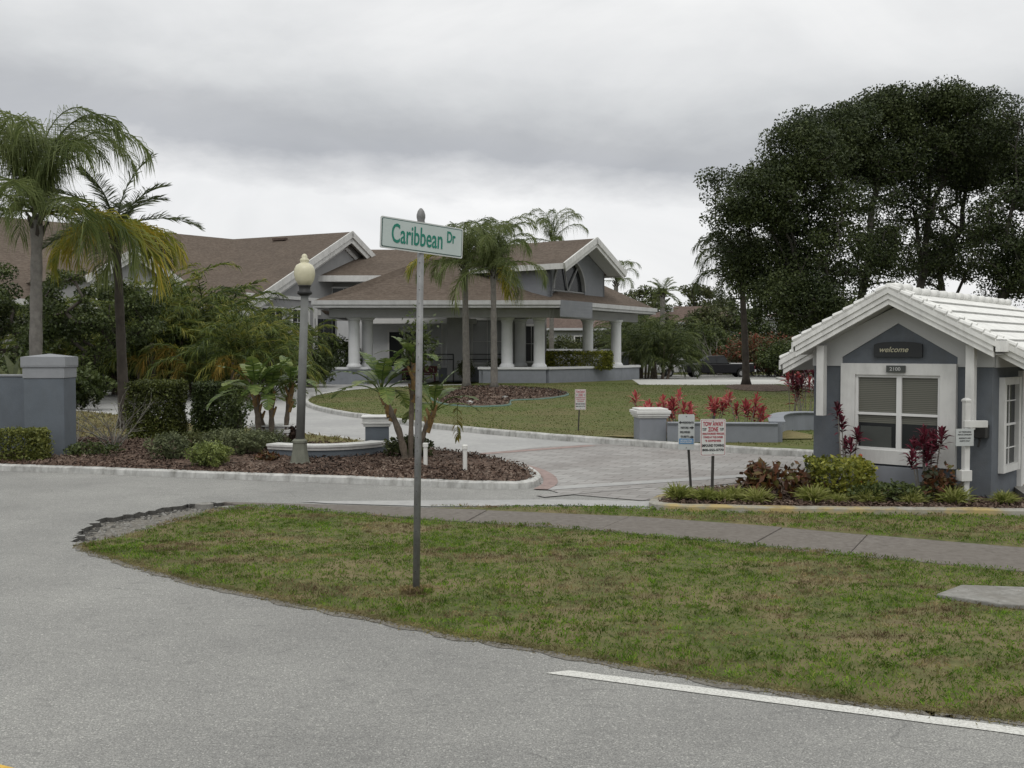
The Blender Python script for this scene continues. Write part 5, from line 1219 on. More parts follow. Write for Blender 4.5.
def clump_palm(name, label, base, h, sp, ns, seed, mat='areca', group=None, orange=0, cat='palm clump', nlf=34, nf=9):
    "several thin stems with arching fronds starting low"
    rng = np.random.RandomState(seed); base = np.array(base, float)
    rt = thing(name, label, cat, tuple(base), group); cr = MB(); stm = MB(); orr = MB()
    for k in range(ns):
        a = rng.uniform(0, 6.28); r_ = sp*.35*math.sqrt(rng.uniform()); hh = h*rng.uniform(.06, .52)
        b = base+[math.cos(a)*r_, math.sin(a)*r_, 0]; tpp = b+[math.cos(a)*r_*.6, math.sin(a)*r_*.6, hh]
        stm.tube([b-[0, 0, .1], (b+tpp)/2+rng.normal(0, .03, 3), tpp], [.02*h, .017*h, .014*h], 6)
        for j in range(nf):
            frond(cr, tpp, j*2.4+rng.uniform(-.3, .3), math.radians(88-62*(j+.5)/nf+rng.uniform(-8, 8)), h*rng.uniform(.58, .8), math.radians(95+rng.uniform(-20, 15)), nlf, h*.17, 1.0, .0085*h, rng, vup=.3, start=.2, fwd=38, ex=1.6, plum=.3)
    for j in range(orange):
        a = -PI/2+rng.uniform(-1.2, 1.2); q = base+[rng.uniform(-.4, .4)*sp, -sp*.25, h*rng.uniform(.3, .42)]
        frond(orr, q, a, math.radians(rng.uniform(15, 40)), h*.42, math.radians(110), nlf, h*.13, 1.2, .008*h, rng, plum=.6)
    cr.build('foliage', M[mat], rt); stm.build('stem', M['trunkbrown'], rt)
    if orange: orr.build('orange_fronds', M['orangeleaf'], rt)
    return rt
def skel_tree(name, label, base, th, tr, lobes, na, nl, ls, mat, seed, group=None, fill=(), nfill=0, pw=.44, bark='oakbark', cat='tree', spread=.55, lean=(0, 0), minr=.02, up=.4, crot=None, shell=.45, forks=0):
    "trunk and limbs grown towards points in the crown volume, leaves clustered at those points"
    rng = np.random.RandomState(seed); base = np.array(base, float)
    rt = thing(name, label, cat, tuple(base), group)
    vol = np.array([a[3]*a[4]*a[5] for a in lobes]); vol = vol/vol.sum(); A_ = []
    while len(A_) < na:
        k = rng.choice(len(lobes), p=vol); cx, cy, cz, rx, ry, rz_ = lobes[k]
        d = rng.normal(size=3); d /= np.linalg.norm(d); r_ = rng.uniform(shell, 1)**.6; A_.append(base+np.array([cx, cy, cz])+d*r_*np.array([rx, ry, rz_]))
    for k in range(nfill):
        cx, cy, cz, rx, ry, rz_ = fill[rng.randint(len(fill))]; d = rng.normal(size=3); d /= np.linalg.norm(d); A_.append(base+np.array([cx, cy, cz])+d*rng.uniform(0, 1)**.4*np.array([rx, ry, rz_]))
    A_ = np.array(A_); wt = np.r_[np.ones(na), np.full(nfill, .8)]
    nd_ = [base-[0, 0, .1]]; par = [-1]; n0 = max(3, int(th/.6))
    for i in range(1, n0+1):
        f = i/n0; nd_.append(base+np.array([lean[0]*f, lean[1]*f, th*f])+rng.normal(0, .04, 3)*th/4); par.append(i-1)
    trunk_end = n0
    if forks:
        heads = [base+np.array(l_[:3]) for l_ in list(lobes)+list(fill)]; heads.sort(key=lambda q: np.linalg.norm(q-nd_[trunk_end]))
        for hd in heads:
            Nn = np.array(nd_); d = np.linalg.norm(Nn-hd, axis=1); cost = d*(1+1.0*np.clip((Nn[:, 2]-hd[2])/(d+1e-6)+.45, 0, 1)); cost[:max(1, trunk_end-1)] += 4
            j = int(np.argmin(cost)); 
            while j > trunk_end and rng.uniform() < .55: j = par[j]        # branch lower down, so limbs run side by side
            p0 = Nn[j]; dist = np.linalg.norm(hd-p0); k = max(2, int(dist/.8)); last = j; q1 = p0+(hd-p0)*.45+np.array([0, 0, dist*.12])+rng.normal(0, dist*.05, 3)
            for i in range(1, k+1):
                f = i/k; nd_.append(p0*(1-f)**2+2*q1*f*(1-f)+hd*f*f+rng.normal(0, .05, 3)); par.append(last); last = len(nd_)-1
    order = np.argsort(np.linalg.norm(A_-nd_[trunk_end], axis=1)); tip = []
    for ai in order:
        a = A_[ai]; Nn = np.array(nd_); d = np.linalg.norm(Nn-a, axis=1)
        # prefer nodes that are below and closer to the trunk
        cost = d*(1+.8*np.clip((Nn[:, 2]-a[2])/(d+1e-6), 0, 1)); cost[:max(1, trunk_end-1)] += 1.5
        j = int(np.argmin(cost)); p0 = Nn[j]; D = a-p0; dist = np.linalg.norm(D); k = max(1, int(dist/.7)); last = j
        for i in range(1, k+1):
            f = i/k; sag = math.sin(PI*f)*dist*.08
            nd_.append(p0+D*f+np.array([0, 0, sag*(.5)])+rng.normal(0, .06*min(1, dist/2), 3)); par.append(last); last = len(nd_)-1
        tip.append(last)
    n = len(nd_); w = np.zeros(n)
    ch = np.zeros(n)
    for i in range(n-1, 0, -1):
        if w[i] == 0: w[i] = 1
        w[par[i]] += w[i]
    rad = np.maximum(minr, tr*(w/w[0])**pw); nd_ = np.array(nd_)
    tk = MB(); lm = MB()
    tk.tube(nd_[:trunk_end+1], rad[:trunk_end+1]*np.r_[1.5, 1.12, np.ones(trunk_end-1)], 12)
    for i in range(trunk_end+1, n):
        p = par[i]; r0 = min(rad[p], rad[i]*1.5); lm.tube([nd_[p], nd_[i]], [r0, rad[i]], 6 if rad[i] > .05 else 4, cap=False)
    t_o = tk.build('trunk', M[bark], rt, smooth=True)
    if len(lm.V): lm.build('limb', M[bark], rt, smooth=True)
    cen = nd_[tip]; wt = wt[order]; sp = spread*rng.uniform(.4, 1.35, len(cen))*np.where(wt < 1, .75, 1); wt = wt*sp**2; idx = rng.choice(len(cen), nl, p=wt/wt.sum())
    g_ = rng.normal(0, 1, (nl, 3)); gl_ = np.linalg.norm(g_, axis=1, keepdims=True); g_ *= np.minimum(1, 1.75/gl_)
    LP = cen[idx]+g_*sp[idx][:, None]*np.array([.5, .5, .34])
    MB().leaves(LP, ls, rng, up).build('crown', M[mat], rt)
    return rt
def shrub(name, label, c, rx, ry, h, n, ls, mat, seed, shape='ell', group=None, cat='shrub', stem='trunkdark', lump=.18, up=.3, z0=.12, asp=.55):
    rng = np.random.RandomState(seed); c = np.array(c, float); rt = thing(name, label, cat, tuple(c), group)
    if shape == 'box':
        q = rng.uniform(-1, 1, (n, 3)); k = rng.randint(0, 3, n); sgn = rng.choice([-1, 1], n); m_ = rng.uniform(0, 1, n) < .8
        for a in range(3): q[:, a] = np.where((k == a) & m_, sgn*rng.uniform(.74, 1.03, n), q[:, a])
        q[:, 2] = np.clip(q[:, 2], -1, 1.04); X = q*[rx, ry, h*(1-z0)/2]; X[:, 2] += h*(1+z0)/2
        X += (np.sin(X[:, [1]]*5+seed)*.03+np.sin(X[:, [2]]*7)*.02)*np.array([1, 1, .7])+rng.normal(0, ls*.35, (n, 3))
    else:
        d = rng.normal(size=(n, 3)); d /= np.linalg.norm(d, axis=1, keepdims=True)
        az = np.arctan2(d[:, 1], d[:, 0]); r_ = rng.uniform(.3, 1, n)**.45*(1+lump*(np.sin(az*3+seed)+np.sin(d[:, 2]*6+az*5+seed*2)))
        X = d*r_[:, None]*[rx, ry, h*(1-z0)/2]; X[:, 2] += h*(1+z0)/2; X[:, 2] = np.maximum(X[:, 2], .02)
    MB().leaves(c+X, ls, rng, up, asp).build('foliage', M[mat], rt)
    st_ = MB(); ns = max(5, int((rx+ry)*5))
    for k in range(ns):
        b = c+[rng.uniform(-.5, .5)*rx, rng.uniform(-.5, .5)*ry, -.03]; e = c+[rng.uniform(-.8, .8)*rx, rng.uniform(-.8, .8)*ry, h*rng.uniform(.5, .85)]
        st_.tube([b, (b+e)/2+rng.normal(0, .03, 3), e], [.012+h*.006, .009+h*.004, .004], 5)
    st_.build('stem', M[stem], rt)
    return rt
def bare_shrub(label, c, h, sp, n, seed, group=None, leafy=0):
    rng = np.random.RandomState(seed); c = np.array(c, float); rt = thing('bare_shrub', label, 'shrub', tuple(c), group); m_ = MB(); tips = []
    for k in range(n):
        a = rng.uniform(0, 6.28); b = c+[rng.normal(0, .05), rng.normal(0, .05), -.03]; p = b; d = np.array([math.cos(a)*.45, math.sin(a)*.45, 1.]); d /= np.linalg.norm(d)
        r_ = .012*h; seg = h/5
        for j in range(5):
            d2 = d+rng.normal(0, .16, 3)+[math.cos(a)*.05*sp, math.sin(a)*.05*sp, 0]; d2 /= np.linalg.norm(d2); q = p+d2*seg*rng.uniform(.7, 1.1)
            m_.tube([p, q], [r_, r_*.75], 4, cap=False); r_ *= .75; p = q; d = d2
            for s in range(3):
                e = d2+rng.normal(0, .55, 3); e[2] = abs(e[2]); e /= np.linalg.norm(e); q2 = q+e*seg*rng.uniform(.5, 1.1); m_.tube([q, q2], [r_*.6, r_*.2], 3, cap=False); tips.append(q2)
    m_.build('twigs', M['twig'], rt)
    if leafy: tp_ = np.array(tips); MB().leaves(tp_[rng.randint(0, len(tp_), leafy)]+rng.normal(0, .03*h, (leafy, 3)), .03*h, rng).build('foliage', M['sage'], rt)
    return rt
def broadleaf(mb, c, az, el0, L, W, droop, rng, mi=0, tear=.35, n=12, fold=.35):
    t = np.linspace(0, 1, n+1); el = el0-droop*t**1.3; h = np.array([math.cos(az), math.sin(az), 0]); z = np.array([0, 0, 1.]); sd = np.array([-math.sin(az), math.cos(az), 0])
    T = h*np.cos(el)[:, None]+z*np.sin(el)[:, None]; Pp = np.vstack([[0, 0, 0], np.cumsum((T[1:]+T[:-1])/2*L/n, 0)])+np.array(c)
    ps = .28; mb.tube(Pp, np.linspace(.018, .004, n+1)*L/1.2, 4, mi)
    up_ = np.cross(T, sd)*-1; up_ = np.where(up_[:, 2:] < 0, -up_, up_)
    for s in (-1, 1):
        for i in range(n):
            a, b = t[i], t[i+1]
            if b <= ps: continue
            wf = lambda x: max(0, math.sin(PI*min(1, max(0, (x-ps+.04)/(1.04-ps)))))**.55*W/2
            for j in range(2):
                a2, b2 = a+(b-a)*j/2, a+(b-a)*(j+1)/2; dz_ = -fold*(1+rng.uniform(-.3, .8)*(rng.uniform() < tear)); sk = .06*L
                def pt(x): return np.array([np.interp(x, t, Pp[:, k]) for k in range(3)])
                p0, p1 = pt(a2), pt(b2); 
                tg = T[i]; q0 = p0+(sd*s+up_[i]*(.35)+z*dz_)*wf(a2)+tg*sk; q1 = p1+(sd*s+up_[i]*.35+z*dz_)*wf(b2)+tg*sk
                if rng.uniform() < tear: q0 = q0*.86+p0*.14+(q1-q0)*.15
                mb.add([p0, p1, q1, q0], [(0, 1, 2, 3)], mi)
def banana_palm(label, base, stems, seed, group=None, hang=False, name='bird_of_paradise'):
    "stems = (dx, dy, height, lean x, leaf length, number of leaves)"
    rng = np.random.RandomState(seed); base = np.array(base, float); rt = thing(name, label, 'tropical plant', tuple(base), group)
    cr = MB(); bt = MB()
    for dx, dy, hh, lx_, LL, nf in stems:
        b = base+[dx, dy, -.05]; tpp = b+[lx_, 0, hh]; pts = [b+(tpp-b)*f+np.array([lx_*(f**2-f)*.8, 0, 0]) for f in np.linspace(0, 1, 9)]
        rr = np.linspace(.06, .046, 9)*(1+.12*np.cos(np.arange(9)*PI))*(LL/.9)
        MB().tube(pts, rr, 9).build('trunk', M['trunkbrown'], rt)
        for k in range(7):
            f = .62+.06*k; q = b+(tpp-b)*min(1, f); a = k*2.4; bt.tube([q, q+[math.cos(a)*.10, math.sin(a)*.10, .22]], [.05, .02], 5)
        for j in range(nf):
            f = (j+.5)/nf; broadleaf(cr, tpp+[0, 0, .02], j*2.4+rng.uniform(-.3, .3), math.radians(84-62*f+rng.uniform(-6, 6)), LL*rng.uniform(.85, 1.1), LL*.30, math.radians(55+35*f+rng.uniform(-10, 10)), rng)
    cr.build('foliage', M['banana'], rt); bt.build('leaf_bases', M['boot'], rt)
    if hang:
        hm_ = MB(); q = base+np.array(hang); frond(hm_, q, -PI/2, math.radians(-78), .62, math.radians(10), 16, .16, 1.0, .045, rng); hm_.build('orange_fronds', M['orangeleaf'], rt)
    return rt
def ti_plant(label, base, h, ns, LL, seed, mat='tibright', group=None, sp=.25, nleaf=16):
    rng = np.random.RandomState(seed); base = np.array(base, float); rt = thing('ti_plant', label, 'plant', tuple(base), group); st_ = MB(); cr = MB()
    for k in range(ns):
        a = rng.uniform(0, 6.28); r_ = sp*math.sqrt(rng.uniform()); hh = h*rng.uniform(.55, 1.0); b = base+[math.cos(a)*r_*.4, math.sin(a)*r_*.4, -.03]; e = base+[math.cos(a)*r_, math.sin(a)*r_, hh-LL*.6]
        st_.tube([b, (b+e)/2, e], [.012, .01, .008], 5)
        for m_ in (0, 1):
            N_ = nleaf if m_ == 0 else nleaf//2; az = np.arange(N_)*2.4+rng.uniform(0, 6); el = np.radians(85-75*(np.arange(N_)+.5)/N_)
            D = np.column_stack([np.cos(az)*np.cos(el), np.sin(az)*np.cos(el), np.sin(el)]); q = e-[0, 0, .28*LL*m_*1.4]+np.column_stack([np.zeros(N_), np.zeros(N_), -np.linspace(0, .35*LL, N_)])
            cr.blades(q, D, LL*rng.uniform(.7, 1.1, N_), LL*.15, .55, rng, twist=np.array([0, 0, 1.])+rng.normal(0, .3, (N_, 3)))
    st_.build('stem', M['twig'], rt); cr.build('foliage', M[mat], rt); return rt
def tuft_proto(name, label, base, L, n, mat, seed, group, cat='grass tuft'):
    rng = np.random.RandomState(seed); D = rng.normal(0, .62, (n, 3)); D[:, 2] = 1; B = np.column_stack([rng.normal(0, .035, (n, 2)), np.full(n, -.01)])+np.array(base)
    m_ = MB().blades(B, D, rng.uniform(.55, 1.1, n)*L, .015, .55, rng)
    return single(m_, name, M[mat], label, cat, tuple(base), group)

# ------------------------------------------------------------------ palms
b = P(36, 440, 22.5); palm('queen_palm', 'tallest feathery queen palm with thick grey trunk behind the large pillar at left', (b[0], 22.5, .08), 5.0, .14, 30, 3.45, 'queen', 11, nar=23, drop=1.12, mats=('queen', 'yellowing'), dead=1, nlf=62, lean=(.1, 0))
b = P(124, 420, 25.0); palm('date_palm', 'dark trunked palm with stiff upright fronds and yellow drooping ones, right of the tallest palm', (b[0], 25, .08), 4.95, .12, 15, 2.05, 'date', 5, ('date', 'yellowing'), trunkm='trunkdark', dead=15, nlf=52, lean=(-.15, 0))
palm('queen_palm', 'left one of the two queen palms in front of the porch', (P(466, 0, 53)[0], 53, .1), 6.5, .18, 22, 3.5, 'queen', 21, lean=(-.1, 0), dead=2, group='queen palms in front of the porch', nlf=50, wf=1.35, mats=('queenfar', 'yellowing'))
palm('queen_palm', 'right one of the two queen palms in front of the porch', (P(494, 0, 50.5)[0], 50.5, .15), 6.0, .16, 26, 3.7, 'queen', 22, lean=(-.05, 0), dead=1, group='queen palms in front of the porch', nlf=50, wf=1.35, mats=('queenfar', 'yellowing'))
palm('queen_palm', 'queen palm behind the roof, just left of the porch gable', (P(552, 0, 88)[0], 88, 0), 11.6, .2, 11, 4.4, 'queen', 23, dead=0, mats=('queenfar', 'yellowing'), wf=1.5, nlf=40, drop=.85)
palm('queen_palm', 'queen palm mostly hidden behind the porch gable', (P(617, 0, 86)[0], 86, 0), 8.0, .2, 12, 3.0, 'queen', 24, dead=0, mats=('queenfar', 'yellowing'), wf=1.5, nlf=36)
palm('fan_palm', 'shaggy palm standing above the far brown roof right of the porch', (P(664, 0, 96)[0], 96, 0), 7.6, .26, 22, 2.0, 'date', 25, dead=0, mats=('queenfar', 'yellowing'), wf=1.6, nlf=30, cat='palm tree')
palm('queen_palm', 'slim dark trunked palm beside the left oak', (P(749, 0, 56)[0], 56, .2), 6.0, .19, 20, 4.0, 'queen', 26, lean=(-.3, 0), trunkm='trunkdark', dead=0, mats=('date', 'yellowing'), wf=1.5, nlf=46)
palm('pygmy_palm', 'small pygmy palm beside the gable wall behind the lamp post', (P(268, 0, 44)[0], 44, 0), 2.8, .12, 16, 1.7, 'robust', 27, dead=2, trunkm='trunkdark', mats=('arecalight', 'yellowing'), wf=1.3, nlf=30)
palm('pygmy_palm', 'drooping small palm beneath the middle roof, left of the porch columns', (P(308, 0, 56)[0], 56, 0), 2.8, .13, 18, 1.9, 'robust', 28, dead=0, trunkm='trunkdark', mats=('areca', 'yellowing'), wf=1.4, nlf=30)
GA = 'dark palm clumps before the clubhouse'
for i, (px, D, h_, sp, ns, orr, lb_) in enumerate((
        (66, 45, 5.2, 2.6, 8, 0, 'dark palm clump behind the large pillar, left of the dark trunked palm'),
        (146, 43, 5.3, 2.8, 10, 5, 'dark palm clump with yellow orange fronds behind the left clipped hedge'),
        (203, 45, 5.9, 2.8, 11, 0, 'tallest dark palm clump in front of the brown roof'),
        (224, 41, 4.2, 2.4, 9, 6, 'dark palm clump with orange lower fronds behind the right clipped hedge'),
        (108, 47, 5.8, 2.8, 9, 0, 'dark palm clump under the small white trimmed gable'),
        (252, 50, 4.6, 2.3, 8, 0, 'palm clump at the foot of the big gable wall'))):
    b = P(px, 0, D); clump_palm('palm_clump', lb_, (b[0], D, 0), h_, sp, ns, 40+i, 'areca', GA, orr, nf=10)
for i, (px, D, h_, sp, lb_) in enumerate(((646, 76, 5.2, 2.4, 'dense palm clump right of the porch in front of the white car'), (662, 74, 5.2, 2.2, 'taller leafy palm clump left of the black pickup'), (634, 88, 5.6, 2.8, 'palm clump just behind the right porch column'))):
    b = P(px, 0, D); clump_palm('palm_clump', lb_, (b[0], D, 0), h_, sp, 9, 60+i, 'arecalight', 'palm clumps by the car park', 0, nlf=26, nf=9)
# agave like spiky plant on the far left
rng = np.random.RandomState(3); b = A3(P(10, 0, 24)[0], 24, .1); rt = thing('agave', 'large grey green spiky plant behind the wall at the left edge', 'plant', tuple(b))
N_ = 60; az = rng.uniform(0, 6.28, N_); el = np.radians(rng.uniform(15, 85, N_)); D = np.column_stack([np.cos(az)*np.cos(el), np.sin(az)*np.cos(el), np.sin(el)])
MB().blades(b+[0, 0, .7]+rng.normal(0, .12, (N_, 3)), D, rng.uniform(1.0, 1.7, N_), .13, .45, rng).build('foliage', M['sage'], rt)
MB().tube([b-[0, 0, .1], b+[0, 0, .9]], [.16, .12], 8).build('trunk', M['trunkbrown'], rt)

# ------------------------------------------------------------------ broad leaved trees on the left
def lob(*a): return a
skel_tree('broadleaf_tree', 'dark broadleaf tree behind the wall at the left edge', (P(10, 0, 40)[0], 40, 0), 1.6, .16, [lob(0, 0, 3.6, 2.0, 1.6, 1.7), lob(-1.6, 0, 3.2, 1.6, 1.5, 1.5)], 70, 14000, .13, 'darkshrub', 71, spread=.5, bark='trunkdark')
skel_tree('broadleaf_tree', 'dense green tree between the two tall palms at left', (P(78, 0, 38)[0], 38, 0), 1.5, .14, [lob(0, 0, 3.8, 1.8, 1.5, 1.4), lob(1.6, 0, 3.4, 1.3, 1.3, 1.3), lob(-.6, 0, 2.2, 1.7, 1.3, 1.3)], 90, 19000, .13, 'darkshrub', 72, spread=.5, bark='trunkdark')
for i, (px, D, rx, h_, m_, lb_) in enumerate((
        (20, 36, 1.6, 2.0, 'darkshrub', 'low dark bush behind the boundary wall at far left'), (62, 34, 1.3, 1.5, 'darkshrub', 'dark bush directly behind the large pillar'),
        (175, 53, 3.2, 2.8, 'darkshrub', 'wide dark bush behind the palm clumps'), (236, 54, 2.6, 2.2, 'darkshrub', 'dark bush left of the lamp globe at the foot of the gable wall'),
        (110, 53, 3.0, 2.6, 'darkshrub', 'dark bush below the small gable'), (298, 57, 2.0, 2.0, 'darkshrub', 'dark bush right of the lamp post against the gable wall'), (334, 63, 1.8, 2.8, 'darkshrub', 'dark bush at the entry left of the porch'))):
    b = P(px, 0, D); shrub('bush', lb_, (b[0], D, 0), rx, rx*.7, h_, int(3500*rx), .17, m_, 80+i, group='dark bushes before the clubhouse', cat='bush')

# ------------------------------------------------------------------ oaks behind the gatehouse
OK = 'big oaks behind the gatehouse'
def oak(label, px, D, th, tr, lobes_px, fill_px, na, nf_, nl, seed, lean=(0, 0)):
    bx = P(px, 0, D)[0]
    def cv(lst):
        o_ = []
        for (lx_, ly_, rx, rz_) in lst:
            q = P(lx_, ly_, D); s_ = D/1000; o_.append((q[0]-bx, rng.uniform(-1.2, 1.2), q[2], rx*s_, rx*s_*.8, rz_*s_))
        return o_
    return skel_tree('oak_tree', label, (bx, D, 0), th, tr, cv(lobes_px), na, nl, .132, 'oak', seed, OK, fill=cv(fill_px), nfill=nf_, pw=.5, forks=1, spread=.85, lean=lean, up=.2, minr=.026, shell=.3)
rng = np.random.RandomState(12)
oak('left big oak whose crown reaches lowest over the lawn', 836, 46, 2.6, .21, [(760, 200, 48, 32), (735, 245, 26, 38), (712, 222, 16, 18), (770, 175, 26, 16), (800, 160, 46, 34), (775, 268, 46, 34), (838, 128, 40, 26), (800, 302, 48, 24), (722, 182, 16, 12), (746, 172, 20, 12), (835, 200, 34, 24), (850, 318, 34, 12), (812, 232, 34, 30)], [(845, 260, 30, 40), (820, 250, 40, 40)], 460, 80, 112000, 31, lean=(-.4, .3))
oak('second big oak, its forked trunk left of the gatehouse roof peak', 872, 49, 2.6, .19, [(872, 122, 46, 24), (905, 112, 40, 18), (880, 165, 44, 22), (850, 150, 34, 24)], [(872, 230, 34, 48), (890, 250, 30, 36), (860, 270, 30, 24)], 200, 120, 50000, 32, lean=(-.5, .2))
oak('third big oak with the highest rounded crown', 912, 50, 3.0, .20, [(915, 106, 44, 18), (945, 112, 42, 18), (925, 155, 48, 26), (965, 135, 40, 22)], [(915, 220, 34, 46), (935, 255, 30, 32), (905, 200, 30, 26)], 200, 120, 50000, 34, lean=(.1, .2))
oak('fourth oak, slimmer, behind the middle of the white tile roof', 948, 52, 3.0, .18, [(975, 130, 34, 20), (990, 160, 36, 24), (955, 175, 36, 18)], [(960, 230, 36, 48), (985, 250, 34, 38), (940, 262, 26, 26)], 120, 130, 46000, 35, lean=(.3, .2))
oak('rightmost oak leaving the photo at the right edge', 992, 47, 2.6, .20, [(1006, 130, 26, 18), (1030, 150, 40, 30), (1060, 175, 50, 46), (1015, 190, 34, 18), (1075, 250, 50, 50), (1020, 266, 30, 20), (1015, 290, 30, 12), (1008, 112, 22, 12), (1034, 122, 26, 16)], [(1005, 235, 40, 50), (1030, 265, 44, 32)], 230, 160, 70000, 33, lean=(.3, 0))
# shrubs and trees on the right background
for i, (px, D, rx, h_, m_, lb_) in enumerate((
        (722, 92, 3.0, 3.4, 'midshrub', 'grey green bush behind the black pickup'), (765, 84, 3.4, 3.4, 'redshrub', 'bush with red bougainvillea flowers under the oak'),
        (795, 80, 3.0, 2.8, 'darkshrub', 'dark rounded bush left of the gatehouse roof'), (746, 96, 3.4, 4.2, 'darkshrub', 'tall dark bush behind the slim palm'), (830, 84, 4.0, 3.4, 'darkshrub', 'dark bush hidden behind the gatehouse'),
        (612, 98, 3.0, 4.2, 'midshrub', 'green bush behind the right porch column'), (560, 96, 2.6, 3.4, 'midshrub', 'green bush seen between the middle porch columns'), (706, 90, 2.4, 4.6, 'arecalight', 'tall light green bush before the far brown roof'),
        (528, 94, 2.0, 4.4, 'midshrub', 'green bush seen left of the middle porch column'))):
    b = P(px, 0, D); shrub('bush', lb_, (b[0], D, 0), rx, rx*.7, h_, int(2600*rx), .22, m_, 100+i, group='bushes beyond the lawn', cat='bush')
skel_tree('broadleaf_tree', 'green tree half hiding the far brown roof, left of the slim palm', (P(716, 0, 98)[0], 98, 0), 2.0, .2, [(0, 0, 4.6, 2.6, 2.0, 2.0), (-1.6, 0, 3.4, 1.8, 1.8, 1.6)], 60, 9000, .26, 'midshrub', 151, spread=.9)
skel_tree('broadleaf_tree', 'green tree right of the porch roof tip in front of the far brown roof', (P(648, 0, 100)[0], 100, 0), 2.4, .2, [(0, 0, 5.2, 2.8, 2.0, 2.0), (2.0, 0, 4.2, 2.0, 1.8, 1.5)], 60, 9000, .26, 'midshrub', 152, spread=.9)
skel_tree('broadleaf_tree', 'dark green tree in front of the far white house', (P(772, 0, 96)[0], 96, 0), 2.2, .2, [(0, 0, 4.8, 3.0, 2.0, 2.0), (2.6, 0, 5.4, 2.2, 1.8, 1.8)], 70, 10000, .26, 'darkshrub', 153, spread=.9)
bare_shrub('large bare grey shrub behind the black pickup', (P(722, 0, 86)[0], 86, 0), 4.2, 3, 16, 91)
def bgtree(px, D, top, w, seed, lab, mat='midshrub'):
    bx = P(px, 0, D)[0]; hh = H+(352-top)*D/1000; rx = w/2*D/1000
    return skel_tree('broadleaf_tree', lab, (bx, D, 0), hh*.35, .25, [lob(0, 0, hh*.68, rx, rx*.8, hh*.30), lob(rx*.5, 0, hh*.5, rx*.7, rx*.7, hh*.22), lob(-rx*.5, 0, hh*.55, rx*.7, rx*.7, hh*.24)], 60, 8000, .32, mat, seed, 'distant trees beyond the houses', spread=1.1)
bgtree(698, 120, 280, 60, 51, 'rounded distant tree right of the far palm'); bgtree(640, 125, 284, 56, 52, 'distant tree left of the far palm, just right of the porch roof')
bgtree(600, 125, 318, 44, 53, 'low distant tree seen between the right porch columns'); bgtree(560, 135, 316, 40, 54, 'low distant tree seen between the middle porch columns'); bgtree(738, 125, 286, 60, 55, 'distant tree behind the slim palm trunk', 'darkshrub')
bgtree(812, 120, 300, 60, 56, 'distant tree behind the gatehouse roof', 'darkshrub'); bgtree(520, 130, 312, 40, 57, 'low distant tree seen left of the middle porch column')
rng = np.random.RandomState(77); n = 90000; th_ = rng.uniform(-PI*.62, PI*.62, n); rd = rng.uniform(170, 215, n)
hh_ = 7.5*(1+.25*np.sin(th_*23)+.15*np.sin(th_*61)); X = np.column_stack([np.sin(th_)*rd, np.cos(th_)*rd, rng.uniform(0, 1, n)**.8*hh_])
tl_ = MB().leaves(X, 1.5, rng, .3, .8).build('tree_line', M['darkshrub']); setp(tl_, 'continuous far tree line closing the horizon', 'trees', kind='stuff')

# ------------------------------------------------------------------ island planting
def at(px, py, z=.09): return G(px, py, z)
b = at(150, 440); shrub('clipped_hedge', 'left box shaped clipped hedge in the mulch bed', (b[0], b[1]+.45, .05), .52, .42, 1.28, 20000, .06, 'hedge', 1, 'box', 'box shaped hedges', 'hedge', z0=.03)
b = at(212, 440); shrub('clipped_hedge', 'right box shaped clipped hedge, darker, beside the trunked plants', (b[0], b[1]+.45, .05), .46, .42, 1.24, 19000, .06, 'darkshrub', 2, 'box', 'box shaped hedges', 'hedge', z0=.03)
b = at(20, 461); shrub('clipped_hedge', 'low clipped hedge in front of the boundary wall at the left edge', (b[0]-.62, b[1]+.1, .05), 1.02, .32, .60, 13000, .055, 'hedgelight', 3, 'box', None, 'hedge', z0=.0)
b = at(168, 461); shrub('sage_shrub', 'sage green shrub in front of the left clipped hedge', (b[0], b[1]+.1, .05), .36, .3, .52, 2600, .05, 'sage', 4, group='low shrubs in the mulch bed')
b = at(208, 468); shrub('lime_shrub', 'bright lime green shrub in front of the right clipped hedge', (b[0], b[1]+.1, .05), .34, .3, .46, 3000, .05, 'lime', 5, group='low shrubs in the mulch bed')
b = at(232, 456); shrub('sage_shrub', 'wide sage green shrub left of the trunked plants', (b[0], b[1]+.15, .05), .62, .4, .52, 5200, .05, 'sage', 6, group='low shrubs in the mulch bed')
b = at(262, 450); shrub('sage_shrub', 'sage green shrub at the foot of the trunked plants', (b[0], b[1]+.15, .05), .42, .35, .42, 2600, .05, 'sage', 7, group='low shrubs in the mulch bed')
b = at(191, 450); shrub('sage_shrub', 'small dull green shrub between the two clipped hedges', (b[0], b[1]+.1, .05), .3, .3, .40, 1600, .05, 'midshrub', 8, group='low shrubs in the mulch bed')
b = at(235, 443); shrub('loose_shrub', 'loose dark reddish shrub on the right side of the right clipped hedge', (b[0]-.05, b[1]+.3, .05), .26, .26, 1.12, 1500, .06, 'darkshrub', 9, lump=.4)
b = at(112, 448); bare_shrub('bare grey twiggy shrub between the large pillar and the left clipped hedge', b, 1.35, 1.3, 12, 5, leafy=250)
b = at(74, 446); bare_shrub('smaller bare twiggy shrub just right of the large pillar', b, 1.0, 1.2, 5, 6, leafy=80)
b = at(182, 436); bare_shrub('small bare shrub with reddish tips between the clipped hedges', b, .9, 1, 5, 7, leafy=60)
b = at(268, 462); shrub('croton', 'small orange tinged croton left of the lamp base', (b[0], b[1], .05), .22, .2, .22, 300, .08, 'croton', 12, cat='plant')
b = at(288, 446); shrub('dead_fern', 'brown dried cone of leaves left of the lamp pole', (b[0], b[1]+.3, .05), .16, .16, .42, 900, .07, 'chip', 13, cat='plant', lump=.1)
